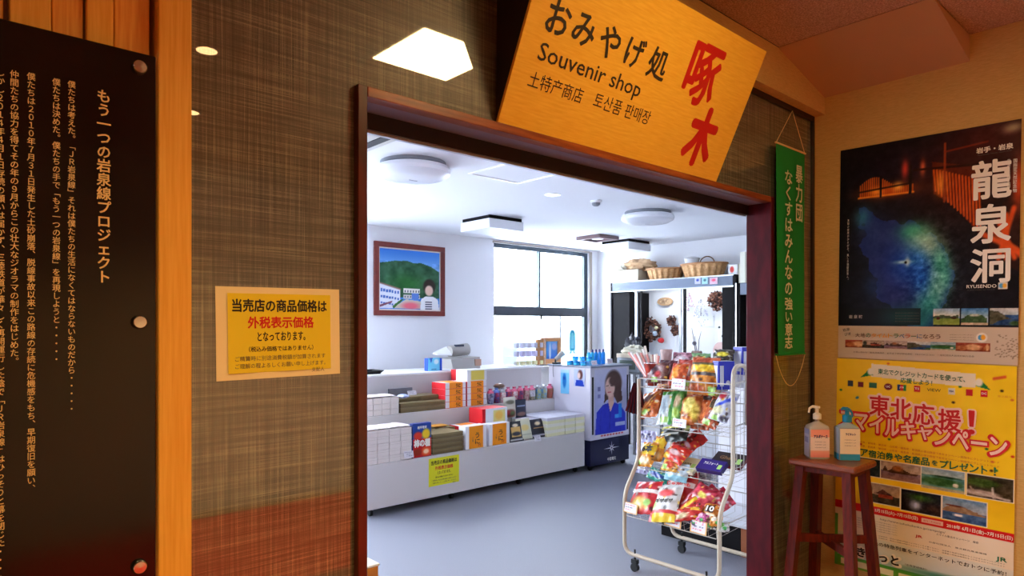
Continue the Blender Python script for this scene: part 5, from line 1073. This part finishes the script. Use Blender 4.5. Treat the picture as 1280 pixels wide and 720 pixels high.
P = aX(868, 323, CX + .2); t = thing('white_dish', 'white covered dish sitting in the right wicker basket', 'dish', (CX + .18, P.y + .02, z0 + .135)); MB().lathe([(.05, 0), (.085, .06), (.09, .095), (.10, .10), (.085, .115), (.03, .13), (0, .132)], 20).build('bowl', M_white, t, True)
P = aX(916, 340, CX + .03); t = thing('small_white_box', 'small white box with red figure at the right end of the cabinet top', 'box', (CX + .03, P.y, z0), (0, 0, R(-90))); MB().cbox(-.055, .055, 0, .07, 0, .115, .002).build('carton', M_cardw, t)
Canvas(14, 16, (240, 240, 240)).ell(.4, .5, .25, .35, (206, 60, 50)).mesh('print', .10, .10, M_print, t, T=Matrix.Translation((0, -.001, .0575)) @ Euler(ONY).to_matrix().to_4x4(), z=0)
# second cabinet further right
t = thing('tall_shelf_unit', 'second dark shelf unit right of the display cabinet', 'shelf', (CX, 0, 0))
MB().cbox(0, .44, 3.76, 3.79, 0, 1.99, .003).cbox(0, .44, 2.98, 3.01, 0, 1.99, .003).build('side_panel', M_blackpaint, t)
MB().box(.0, .05, 3.011, 3.759, 1.86, 1.988).build('header', mat('steel_header'), t); MB().box(.05, .44, 3.011, 3.759, 1.965, 1.988).build('top_board', M_blackpaint, t)
MB().box(.42, .44, 3.011, 3.759, 0, 1.964).build('back_panel', mat('dark_back', (52, 40, 38), .6), t); MB().box(.02, .42, 3.011, 3.759, .5, .53).build('shelf', M_blackpaint, t)
MB().box(-.006, 0, 3.80, 3.815, 0, 1.99).build('edge_strip', M_alu, t)
gift_box('white_carton', 'upright white carton on top of the second shelf unit', 'box', (CX + .10, 3.60, 1.99), .12, .20, .22, mat('white_cardboard'))
gift_box('white_carton', 'cream carton at the end of the second shelf unit top', 'box', (CX + .02, 3.69, 1.99), .08, .06, .34, mat('cream_card'), rz=0)
t = thing('wooden_plank', 'pale wooden plank standing in the second shelf unit', 'plank', (CX + .2, 3.64, .531)); MB().cbox(0, .02, -.06, .05, 0, 1.25, .003).build('board', mat('pale_ply'), t)
# small table with papers between stand and cabinet
t = thing('side_table', 'small grey side table behind the snack rack holding papers', 'table', (6.10, 4.62, 0)); MB().cbox(-.20, .24, -.20, .24, .98, 1.0, .003).build('tabletop', mat('grey_plastic'), t)
for sx in (-.17, .21):
    for sy in (-.17, .21): MB().box(sx - .015, sx + .015, sy - .015, sy + .015, 0, .98).build('leg', mat('grey_plastic'), t)
t = thing('storage_box', 'grey open storage box on the side table', 'box', (6.06, 4.64, 1.0)); MB().cbox(-.13, .13, -.15, .15, 0, .16, .004).build('body', mat('box_grey', (170, 176, 186), .5), t); MB().box(-.132, -.128, -.11, .11, .03, .13).build('window', mat('dark_green_window', (90, 104, 96), .4), t)
gift_box('wooden_tray', 'pale wooden tray resting on the grey storage box', 'tray', (6.04, 4.52, 1.161), .30, .24, .045, mat('pale_ply'), rz=R(8))
crumple('crumpled_paper', 'white crumpled paper piled on the wooden tray', 'paper', (6.06, 4.66, 1.206), .11, .12, .055, mat('white_cardboard'), 9)
crumple('dark_plastic_bag', 'dark grey plastic bag behind the white papers', 'bag', (6.22, 4.78, 1.16), .08, .10, .15, mat('dark_bag', (52, 52, 62), .35), 12)
MB().add([(-.09, -.1, 0), (.09, -.1, 0), (.09, -.14, -.20), (-.09, -.15, -.18)], [(0, 1, 2, 3)]).v

# ------------------------------------------------------------------ gondola behind the rack
t = thing('gondola_shelf', 'low white gondola shelf with black base behind the snack rack', 'shelf', (0, 0, 0))
GX, GY0, GY1 = 4.02, 1.75, 2.84
MB().cbox(GX, GX + .5, 2.22, GY1, 0, .19, .003).build('base', M_blackpaint, t); MB().cbox(GX, GX + .5, GY0, 2.219, 0, .19, .003).build('wooden_base', mat('brown_base', (140, 78, 44), .45), t)
MB().cbox(GX - .02, GX + .5, GY0, GY1, .191, .215, .003).build('deck', mat('deck_grey', (200, 200, 206), .4), t)
MB().box(GX + .47, GX + .5, GY0, 2.66, .216, 1.16).build('back_panel', mat('panel_white', (214, 212, 220), .5), t)
for z in (.55, .88): MB().box(GX + .466, GX + .47, GY0, 2.66, z, z + .006).build('panel_seam', mat('grey_plastic'), t)

# ------------------------------------------------------------------ snack rack
RY0, RY1 = 1.945, 2.60
rk = thing('snack_rack', 'cream wire snack rack on castors standing inside the doorway', 'rack', (0, 0, 0))
def arc(pts, r=.05, n=4):                 # rounds the corners of a polyline
    pts = [Vector(p) for p in pts]; out = [pts[0]]
    for i in range(1, len(pts) - 1):
        a, b, c_ = pts[i - 1], pts[i], pts[i + 1]; d1 = (a - b); d2 = (c_ - b); rr = min(r, d1.length * .45, d2.length * .45); p, q = b + d1.normalized() * rr, b + d2.normalized() * rr
        for k_ in range(n + 1): s_ = k_ / n; out.append(p * (1 - s_) ** 2 + b * 2 * s_ * (1 - s_) + q * s_ * s_)
    return out + [pts[-1]]
XF, XL, XBK, XBM = 3.44, 3.295, 3.80, 3.32
def prof(y): return [(XF, y, 1.20), (XF, y, .66), (XL, y, .46), (XL, y, .20), (XBM, y, .10)]
fr = [(XF, RY1, 1.17), (XF, RY1, .66), (XL, RY1, .47), (XL, RY1, .10), (XL, RY0, .10), (XL, RY0, .47), (XF, RY0, .66), (XF, RY0, 1.28), (XF + .16, RY0, 1.28), (XF + .16, RY0, .93)]
MB().tube(arc(fr, .07, 5), .0125, 10).build('front_tube', M_creamtube, rk, True)
bk = [(XBK, RY1, 1.20), (XBK, RY1, .10), (XBK, RY0, .10), (XBK, RY0, 1.28), (XBK - .16, RY0, 1.28), (XBK - .16, RY0, .93)]
MB().tube(arc(bk, .07, 5), .0125, 10).build('back_tube', M_creamtube, rk, True)
for x, y in ((XL, RY1 - .08), (XL, RY0 + .08), (XBK, RY1 - .08), (XBK, RY0 + .08)):
    c_ = MB().tube([(x, y, .135), (x, y, .055)], .006, 8).box(x - .014, x + .014, y - .020, y + .020, .05, .075).tube([(x - .012, y, .026), (x + .012, y, .026)], .026, 14).build('caster', M_black, rk, True)
def shelf(zf, xf, depth=.36, drop=.055, back=.10, slope=.03):
    s = MB(); y0, y1 = RY0 + .02, RY1 - .01; xb_ = xf + depth
    s.tube([(xf, y0, zf), (xf, y1, zf)], .004, 6); s.tube([(xf, y0, zf - drop), (xf, y1, zf - drop)], .003, 6); s.tube([(xb_, y0, zf + back), (xb_, y1, zf + back)], .004, 6)
    for y in (y0, y1): s.tube([(xf, y, zf), (xb_, y, zf + .02), (xb_, y, zf + back)], .004, 6)
    n = 12
    for i in range(n + 1):
        y = y0 + (y1 - y0) * i / n; s.tube([(xf, y, zf), (xf + .008, y, zf - drop), (xb_, y, zf - drop + slope), (xb_, y, zf + back)], .0014, 4, caps=False)
    for i in range(1, 4): x = xf + depth * i / 4; s.tube([(x, y0, zf - drop + slope * i / 4), (x, y1, zf - drop + slope * i / 4)], .0014, 4)
    s.build('wire_basket', M_wire, rk)
ZS = (1.175, .930, .660, .385)
shelf(ZS[0], XF, .34); shelf(ZS[1], XF, .34); shelf(ZS[2], XF, .34); shelf(ZS[3], XL, .48)
s = MB()
for i in range(7): y = RY0 + .02 + .10 * i; s.tube([(XBK - .01, y, .38), (XBK - .01, y, 1.22)], .0018, 4)
for i in range(8): s.tube([(XBK - .01, RY0, .40 + .11 * i), (XBK - .01, RY1, .40 + .11 * i)], .0018, 4)
s.build('back_grid', M_wire, rk)
s = MB()
for i in range(8): x = XF + .04 + i * .04; s.tube([(x, RY0, .66), (x, RY0, 1.25)], .0016, 4)
for i in range(5): s.tube([(XF, RY0, .70 + i * .12), (XBK, RY0, .70 + i * .12)], .0016, 4)
s.build('end_grid', M_wire, rk)

def bag(lab, px, y, X, W, H, paint, tilt=25, yaw=0, th=.05, txt=None, name='snack_bag', roll=0, cat='snack', group=None):
    """px, y: centre of the bag in the photograph; X: plane its centre stands on"""
    P = aX(px, y, X); k_ = R(tilt); W *= 1.14; H *= 1.12
    t = thing(name, lab, cat, P, (0, 0, 0), group); t.rotation_euler = (Matrix.Rotation(R(-90 + yaw), 4, 'Z') @ Matrix.Rotation(R(90 - tilt), 4, 'X') @ Matrix.Rotation(R(roll), 4, 'Z')).to_euler()
    c = paint if isinstance(paint, Canvas) else paint(); ph = random.random() * 6
    def f(u, v): e = (1 - np.abs(2 * u - 1) ** 3) * (1 - np.abs(2 * v - 1) ** 4); return th / 2 * e + .004 * np.sin(u * 19 + ph) * np.sin(v * 13 + ph) * (1 - e * .5)
    c.mesh('front', W, H, M_film, t, z=.0, fz=f); c.mesh('back', W, H, M_film, t, z=-.001, fz=lambda u, v: -th / 2 * (1 - np.abs(2 * u - 1) ** 3) * (1 - np.abs(2 * v - 1) ** 4) + .004 * np.sin(u * 19 + ph) * np.sin(v * 13 + ph))
    if txt:
        for (s_, x, yy, w_, h_, m_, b_) in txt: text(s_, t, x * W, yy * H, w_ * W, h_ * H, m_, th / 2 + .003, b_)
    return t
def design(base, items, nz=10, nx=38, ny=46):
    def go():
        c = Canvas(nx, ny, np.array(base) * .92)
        for q in range(22):                    # small printed flecks of the packaging
            cc = ((236, 230, 216), (60, 36, 30), (240, 200, 70), tuple(np.array(base) * .5))[q % 4]
            c.ell(RNG.random(), .1 + .8 * RNG.random(), .03 + .05 * RNG.random(), .02 + .04 * RNG.random(), cc, .15, .85)
        for it in items:
            if it[0] == 'r': c.rect(*it[1:])
            elif it[0] == 'e': c.ell(*it[1:])
            elif it[0] == 'l': c.line(*it[1:])
        c.a *= .93; c.noise(nz, 8); return c
    return go
GS = (170, 214, 110)   # green price sticker
# shelf 1
t = thing('cracker_cup', 'dark red paper cup on the top left of the rack', 'cup', (3.52, 2.555, 1.125), (0, 0, 0)); MB().lathe([(.028, 0), (.052, .14), (.055, .145), (.050, .14), (.027, .004), (0, .004)], 20).build('cup_wall', mat('dark_red_cup', (90, 20, 24), .4, noise=.5, nscale=25, rgb2=(190, 60, 40)), t, True); MB().tube([(.053 * math.cos(i * .5236), .053 * math.sin(i * .5236), .145) for i in range(12)], .003, 6, closed=True).build('rim', M_cardw, t, True)
rr = random.Random(4)
for i in range(16):
    px = 786 + i * 2.5; base = Vector((3.51 + rr.random() * .03, 2.575 - i * .0028, 1.15)); top = aX(px, 440 + rr.random() * 6 - (8 if 6 < i < 9 else 0), 3.50 + rr.random() * .05)
    o = MB().tube([base, top], .0078, 6).build('wafer_stick', mat(('stick_pink', 'stick_white', 'stick_cream')[i % 3], ((222, 150, 142), (238, 232, 228), (226, 210, 196))[i % 3], .5)); tag(o, f'long thin wrapped stick fanned out of the red cup, {ORD[i] if i < 12 else ("thirteenth", "fourteenth", "fifteenth", "sixteenth")[i - 12]} from left', 'snack stick', 'sticks in the red cup')
t = thing('stick_pack', 'upright pinkish pack of sticks behind the wrapped crackers', 'snack', (3.66, 2.545, 1.15)); MB().lathe([(.02, 0), (.028, .10), (.040, .20), (.038, .205), (0, .18)], 12).build('pack', mat('dusty_pink', (206, 172, 166), .5, noise=.3, nscale=30), t, True)
cr = design((120, 60, 56), [('e', .5, .5, .34, .34, (220, 200, 200), .3), ('e', .4, .45, .2, .2, (60, 30, 40), .4), ('e', .6, .6, .15, .15, (200, 60, 60), .4), ('r', .3, .75, .6, .95, GS)], 35)
bag('round wrapped cracker pack at the left of the top shelf', 822, 466, 3.50, .125, .125, cr, 20, 8, .05)
bag('second round wrapped cracker pack beside the orange ones', 833, 464, 3.56, .115, .135, design((110, 50, 66), [('e', .5, .5, .3, .3, (200, 190, 200), .3), ('e', .55, .5, .15, .2, (60, 30, 50), .4)], 35), 25, 0, .05)
bag('red orange wrapped cracker pack on the top shelf', 848, 468, 3.50, .11, .13, design((226, 92, 36), [('e', .4, .5, .25, .3, (236, 150, 40), .4), ('r', .0, .0, .2, 1, (190, 50, 30))], 30), 25, -5, .05)
bag('wrapped cracker pack with white star burst on the top shelf', 858, 466, 3.53, .12, .15, design((206, 70, 50), [('e', .5, .45, .3, .28, (216, 214, 222), .35), ('e', .5, .45, .12, .2, (70, 60, 90), .5), ('r', .45, .82, .85, 1, GS)], 40), 20, 0, .05)
bag('pink topped pack behind the star burst cracker pack', 853, 453, 3.66, .14, .12, design((222, 150, 170), [('e', .5, .5, .3, .3, (240, 226, 230), .3)], 40), 20, 0, .05)
bag('green topped pack at the back of the top shelf', 875, 451, 3.66, .12, .09, design((130, 180, 120), [('e', .5, .6, .3, .3, (190, 60, 40), .4)], 30), 20, 0, .05)
bag('tall orange yellow snack pack with dark lettering on the top shelf', 880, 470, 3.50, .165, .20, design((232, 140, 30), [('r', 0, .0, 1, .14, (190, 90, 50)), ('r', 0, .14, 1, .22, (70, 66, 40)), ('e', .5, .30, .45, .09, (246, 206, 30), .3), ('r', .05, .42, .95, .50, (80, 66, 60)), ('e', .3, .85, .3, .1, (206, 90, 30)), ('r', .75, .8, .98, 1, GS)], 40), 15, 0, .05)
M_bluebox = mat('royal_blue_card', (26, 34, 160), .35); M_silver = mat('silver_card', (190, 190, 200), .3)
def blue_box(lab, P, rz):
    t = thing('blue_snack_box', lab, 'box', P, (0, 0, rz), 'royal blue snack boxes'); MB().cbox(-.055, .055, -.04, .04, 0, .165, .002).build('carton', M_bluebox, t)
    MB().box(-.0565, -.0551, -.030, .030, .02, .14).build('silver_stripe', M_silver, t); MB().box(-.052, .052, -.037, .037, .1651, .1665).build('silver_top', M_silver, t)
    MB().box(-.045, -.02, -.0415, -.0401, .02, .14).build('silver_stripe', M_silver, t); MB().lathe([(.014, 0), (.014, .001), (0, .0012)], 12, T=Matrix.Translation((.01, -.0402, .04)) @ Matrix.Rotation(R(90), 4, 'X')).build('emblem', M_silver, t)
blue_box('royal blue snack box on the top shelf beside the rack end', (3.55, 2.075, 1.135), R(-25))
P = aX(929, 456, 3.72); blue_box('royal blue snack box standing higher behind the rack end', (3.74, P.y, 1.215), R(-20))
tt = thing('pack_riser', 'small white carton lifting the rear blue box', 'box', (3.74, P.y, 1.135), (0, 0, R(-20))); MB().cbox(-.05, .05, -.04, .04, 0, .079, .002).build('carton', M_cardw, tt)
bag('yellow and black small pack behind the royal blue box', 904, 444, 3.66, .12, .07, design((60, 50, 40), [('e', .5, .5, .3, .2, (226, 206, 60), .3)], 30), 30, 0, .03)
# shelf 2
bag('orange rice cracker bag at the left of the second shelf', 813, 506, 3.50, .13, .17, design((214, 104, 34), [('e', .5, .3, .3, .15, (90, 40, 30), .3), ('e', .35, .8, .2, .1, GS, .3), ('l', (.1, .9), (.9, .1), .03, (240, 190, 110), .8)], 30), 32, -12, .05, roll=18)
bag('second orange rice cracker bag behind the first on the second shelf', 823, 500, 3.56, .12, .19, design((206, 96, 30), [('e', .5, .3, .3, .15, (110, 50, 30), .3), ('e', .35, .82, .2, .08, GS, .3)], 30), 34, -12, .05, roll=14)
bag('white and green snack bag on the second shelf', 834, 510, 3.48, .10, .20, design((226, 232, 226), [('r', .0, .0, 1, .12, (90, 160, 70)), ('r', .78, 0, 1, 1, (70, 150, 70)), ('e', .4, .45, .25, .3, (150, 165, 175), .4), ('r', .3, .8, .8, .95, GS)], 20), 28, -6, .04, roll=8)
bag('green snack bag with tan middle on the second shelf', 847, 509, 3.49, .085, .20, design((90, 150, 60), [('e', .5, .35, .25, .2, (206, 176, 140), .3), ('e', .5, .7, .3, .15, (150, 180, 60), .3), ('r', .1, .85, .7, 1, GS)], 25), 28, -4, .04, roll=8)
bag('bag of crackers with yellow oval label on the second shelf', 864, 513, 3.48, .125, .17, design((190, 96, 40), [('e', .45, .35, .3, .3, (226, 206, 110), .2), ('e', .75, .6, .2, .3, (206, 176, 60), .3), ('e', .3, .85, .3, .1, (226, 130, 30), .4)], 35), 28, 0, .05, roll=10)
bag('amber snack bag with dark top on the second shelf', 880, 516, 3.50, .11, .19, design((200, 88, 30), [('r', 0, 0, 1, .15, (90, 70, 60)), ('e', .5, .6, .35, .3, (214, 110, 40), .4), ('e', .5, .9, .3, .08, (90, 40, 20), .4)], 35), 28, 0, .05)
bag('brown labelled snack bag on the second shelf', 893, 516, 3.48, .10, .17, design((196, 84, 34), [('r', .15, .1, .85, .4, (90, 70, 50)), ('r', .15, .78, .6, .95, GS)], 35), 28, 0, .05, roll=-12)
bag('white snack bag with red and blue print at the rack end', 905, 508, 3.47, .11, .17, design((216, 216, 232), [('e', .3, .2, .2, .12, (206, 50, 60), .3), ('l', (.2, .6), (.9, .2), .06, (50, 70, 190), 1.0), ('e', .35, .7, .3, .14, (206, 200, 150), .4), ('r', .15, .86, .5, .98, GS), ('e', .8, .9, .2, .08, (60, 50, 60), .4)], 25), 30, 0, .05, roll=-10)
for i in range(5): bag(f'red snack bag standing at the back of the second shelf, {ORD[i]} from left', 832 + i * 16, 487 + i * 1.2, 3.68, .12, .12, design(((206, 110, 40), (150, 70, 40), (206, 50, 30), (200, 40, 30), (110, 96, 80))[i], [('e', .5, .5, .3, .2, (226, 190, 120), .4)], 30), 15, 0, .05, group='bags at the back of the second shelf')
# shelf 3
O6 = design((240, 150, 36), [('r', .15, .15, .95, .55, (246, 206, 40)), ('e', .5, .8, .35, .15, (226, 196, 150), .3), ('r', .05, .80, .35, .95, GS)], 15)
bag('orange yellow snack bag with black lettering on the third shelf', 810, 568, 3.46, .115, .15, O6, 32, -12, .05, txt=[('6本', .05, .18, .62, .28, M_ink, .06)], roll=8)
bag('orange yellow snack bag behind the lettered one', 824, 561, 3.52, .085, .16, O6, 32, -12, .05, roll=12)
bag('long black and yellow snack bag lying across the third shelf', 843, 542, 3.58, .19, .11, design((36, 40, 36), [('r', 0, 0, 1, .22, (226, 220, 50)), ('r', .1, .5, .7, .6, (190, 190, 180)), ('e', .95, .2, .12, .2, (206, 216, 110), .3)], 12), 40, -10, .03, roll=14)
bag('bright red snack bag lying on the third shelf', 846, 567, 3.50, .16, .11, design((222, 40, 24), [('e', .5, .55, .3, .15, (226, 190, 190), .3), ('e', .2, .85, .2, .15, (236, 190, 50), .3)], 15), 45, -8, .05, roll=-14)
bag('red snack bag leaning at the back of the third shelf', 865, 552, 3.62, .12, .15, design((214, 36, 26), [('e', .6, .7, .25, .08, (226, 180, 190), .3)], 14), 40, 0, .04, roll=-38)
bag('orange snack bag at the left front of the third shelf under the lettering', 838, 582, 3.44, .10, .07, design((236, 170, 60), [('e', .5, .5, .3, .3, (200, 60, 30), .3), ('r', .1, .5, .4, .9, GS)], 25), 40, 0, .03)
def choc(lab, px, y, X, W, D, H, m_top, m_side, txt, m_t, rz, tilt):
    P = aX(px, y, X); t = thing('chocolate_box', lab, 'box', P); t.rotation_euler = (Matrix.Rotation(R(-90 + rz), 4, 'Z') @ Matrix.Rotation(R(90 - tilt), 4, 'X')).to_euler()
    MB().cbox(-W / 2, W / 2, -D / 2, D / 2, -H, 0, .0015).build('carton', m_side, t); MB().box(-W / 2 + .001, W / 2 - .001, -D / 2 + .001, D / 2 - .001, 0, .0006).build('top_print', m_top, t)
    text(txt, t, -.005, .01, W * .55, D * .24, m_t, .0012, .03); MB().box(W * .28, W * .42, -D * .3, D * .1, .0007, .0012).build('price_sticker', mat('green_sticker', GS, .5), t); return t
choc('cream chocolate box lying on the third shelf', 856, 580, 3.50, .175, .13, .022, mat('cream_choc', (216, 206, 160), .4), mat('cream_choc_side', (226, 216, 190), .4), 'Ghana', mat('olive_ink', (110, 96, 50), .5), 0, 60)
choc('purple chocolate biscuit box on the third shelf', 889, 581, 3.46, .165, .09, .030, mat('purple_card', (44, 26, 110), .35), mat('purple_side', (38, 22, 90), .35), 'アルフォート', M_whiteink, 0, 58)
choc('black chocolate box behind the purple one on the third shelf', 911, 574, 3.58, .20, .12, .022, mat('black_choc', (36, 22, 22), .35), mat('dark_red_side', (96, 14, 26), .35), 'Ghana', mat('dull_gold', (150, 110, 60), .4), 0, 62)
P = aX(846, 594, 3.42); bag('pale blue pack with pink marks below the third shelf edge', 846, 590, 3.45, .14, .10, design((206, 226, 236), [('e', .4, .3, .3, .2, (240, 196, 210), .3), ('r', 0, .7, 1, 1, (150, 200, 216))], 14), 20, 0, .04)
bag('clear blister pack behind the pale blue pack', 874, 597, 3.62, .14, .07, design((206, 204, 210), [('e', .5, .5, .3, .3, (120, 100, 110), .4)], 30), 20, 0, .04)
# shelf 4
bag('red and white cracker bag at the front left of the lowest shelf', 806, 622, 3.36, .19, .20, design((214, 36, 44), [('r', 0, .30, 1, .42, (240, 226, 220)), ('e', .45, .72, .32, .2, (236, 190, 90), .3), ('e', .75, .70, .12, .1, GS, .2), ('e', .1, .9, .2, .15, (236, 220, 190), .3)], 16), 38, -14, .06, txt=[('さっぽろポテト', 0, .14, .75, .10, M_whiteink, .06)], roll=14)
bag('white crinkle crisps bag with red label on the lowest shelf', 833, 629, 3.34, .165, .22, design((230, 226, 222), [('e', .5, .28, .28, .10, (214, 60, 60), .25), ('r', 0, .72, 1, .82, (206, 40, 40)), ('r', 0, .82, 1, 1, (240, 200, 50)), ('e', .15, .60, .14, .10, GS, .2), ('r', 0, 0, .12, 1, (214, 60, 70))], 14), 38, -10, .06, txt=[('ギザギザ', .03, .0, .66, .11, M_ink, .05)], roll=14)
bag('tall red potato snack bag behind the white one on the lowest shelf', 851, 612, 3.46, .19, .21, design((204, 26, 34), [('r', .05, .32, .95, .46, (240, 220, 214)), ('e', .5, .75, .3, .15, (226, 90, 40), .4)], 16), 30, -8, .06, txt=[('じゃがいも', 0, .10, .80, .10, M_red, .06)], roll=6)
bag('green and blue snack pack behind the red bags on the lowest shelf', 823, 595, 3.56, .17, .07, design((40, 150, 130), [('e', .5, .5, .35, .2, (40, 60, 150), .4)], 25), 30, -10, .04, roll=-8)
for i in range(3):
    bag(f'pinkish red multipack bundle on the lowest shelf, {ORD[i]} from left', 873 + i * 11, 624 + i * 3, 3.40 + i * .03, .13, .17, design((214, 50, 74), [('l', (.1, .9), (.8, .2), .05, (240, 226, 226), .9), ('e', .6, .35, .2, .1, (236, 220, 100), .3), ('e', .3, .6, .2, .15, (236, 210, 210), .4)], 40), 42, 0, .05, roll=-22 - 8 * i, group='pinkish red multipacks')
bag('yellow striped snack bag in the middle of the lowest shelf', 864, 633, 3.36, .10, .15, design((206, 40, 30), [('l', (.2, 1), (.6, .1), .10, (236, 206, 50), 1.0)], 20), 40, 0, .05, roll=-18)
bag('small red packet at the front of the lowest shelf', 861, 642, 3.31, .14, .08, design((214, 44, 34), [('e', .25, .7, .3, .2, (216, 196, 150), .3), ('r', .6, .2, .9, .4, (236, 190, 60))], 25), 45, 0, .04, roll=22)
bag('orange ten pack snack beside the right front tube', 889, 640, 3.36, .10, .09, design((226, 130, 40), [('r', .2, .2, .7, .6, (60, 40, 40)), ('e', .6, .8, .3, .15, (240, 226, 200), .3)], 25), 40, 0, .04, txt=[('10', 0, .1, .4, .3, M_whiteink, .05)])
for i in range(5): bag(f'tiny sweet packet at the front edge of the lowest shelf, {ORD[i]} from left', 868 + i * 9.0, 650 + i * 2.2 - (i % 2) * 5, 3.31, .062, .055, design(((90, 60, 110), (236, 110, 180), (190, 180, 150), (236, 150, 50), (210, 206, 200))[i], [('e', .4, .4, .25, .25, ((226, 220, 200), (250, 190, 220), (120, 60, 50), (240, 230, 220), (90, 170, 60))[i], .3), ('e', .7, .75, .15, .15, (70, 170, 80), .3)], 30), 45, 0, .03, roll=10 * i - 20, group='tiny sweet packets')
# price cards on the rack edges
RX = (R(90), 0, R(-90))
for i, (px, y, X, w_, h_, bd, kd) in enumerate(((848, 480, XF - .012, .10, .062, False, 2), (849, 529, XF - .012, .10, .05, False, 4), (788, 635, XL - .012, .11, .062, True, 6), (841, 651, XL - .012, .12, .068, True, 8), (873, 659, XL - .012, .11, .072, True, 10))):
    price_card(('white price card on the top shelf rail of the rack', 'white price card on the second shelf rail of the rack', 'cream edged price card at the left of the lowest rail', 'cream edged price card in the middle of the lowest rail', 'pale price card right of the middle one on the lowest rail')[i], aX(px, y, X), w_, h_, (R(82), R(0), R(-90 - 4)), kd, bd)
# hanging cloth purse and lilac packs at the left end of the rack
P = aX(790, 498, 3.52); t = thing('striped_cloth_bag', 'dark red striped cloth hanging from the left end of the rack', 'bag', (3.46, RY1 + .035, 1.02), (0, 0, R(-60)))
s = MB(); vs = []; n = 12
for i in range(n + 1):
    a = i / n; w_ = .006 * (1 if i % 2 else -1); vs += [(-.02 + .04 * a, w_, .12), (-.07 + .14 * a, w_ * 2.2, -.06 - .02 * math.sin(a * 3))]
s.add(vs, [(2 * i, 2 * i + 1, 2 * i + 3, 2 * i + 2) for i in range(n)]); s.m = [i % 2 for i in range(n)]
s.build('pleats', [mat('dark_red_cloth', (110, 20, 32), .7), mat('navy_cloth', (40, 30, 50), .7)], t); MB().tube([(0, 0, .12), (0, 0, .16)], .004, 6).build('loop', M_black, t)
for i, (px, y) in enumerate(((804, 553), (812, 553), (803, 578))): bag(f'lilac hanging pack behind the left tube of the rack, {ORD[i]} of three', px, y, 3.78, .10, .14, design((196, 190, 226), [('e', .5, .2, .2, .1, (60, 50, 90), .3), ('r', .2, .5, .8, .8, (226, 226, 236))], 18), 5, 0, .03, group='lilac hanging packs')

flush_text()
# orange banded boxes: copies share the finished meshes
for i, (lab, loc) in enumerate(UNI_SPOTS):
    if i == 0: UNI.location = loc; UNI['label'] = lab
    else: place_copy(UNI, lab, loc)
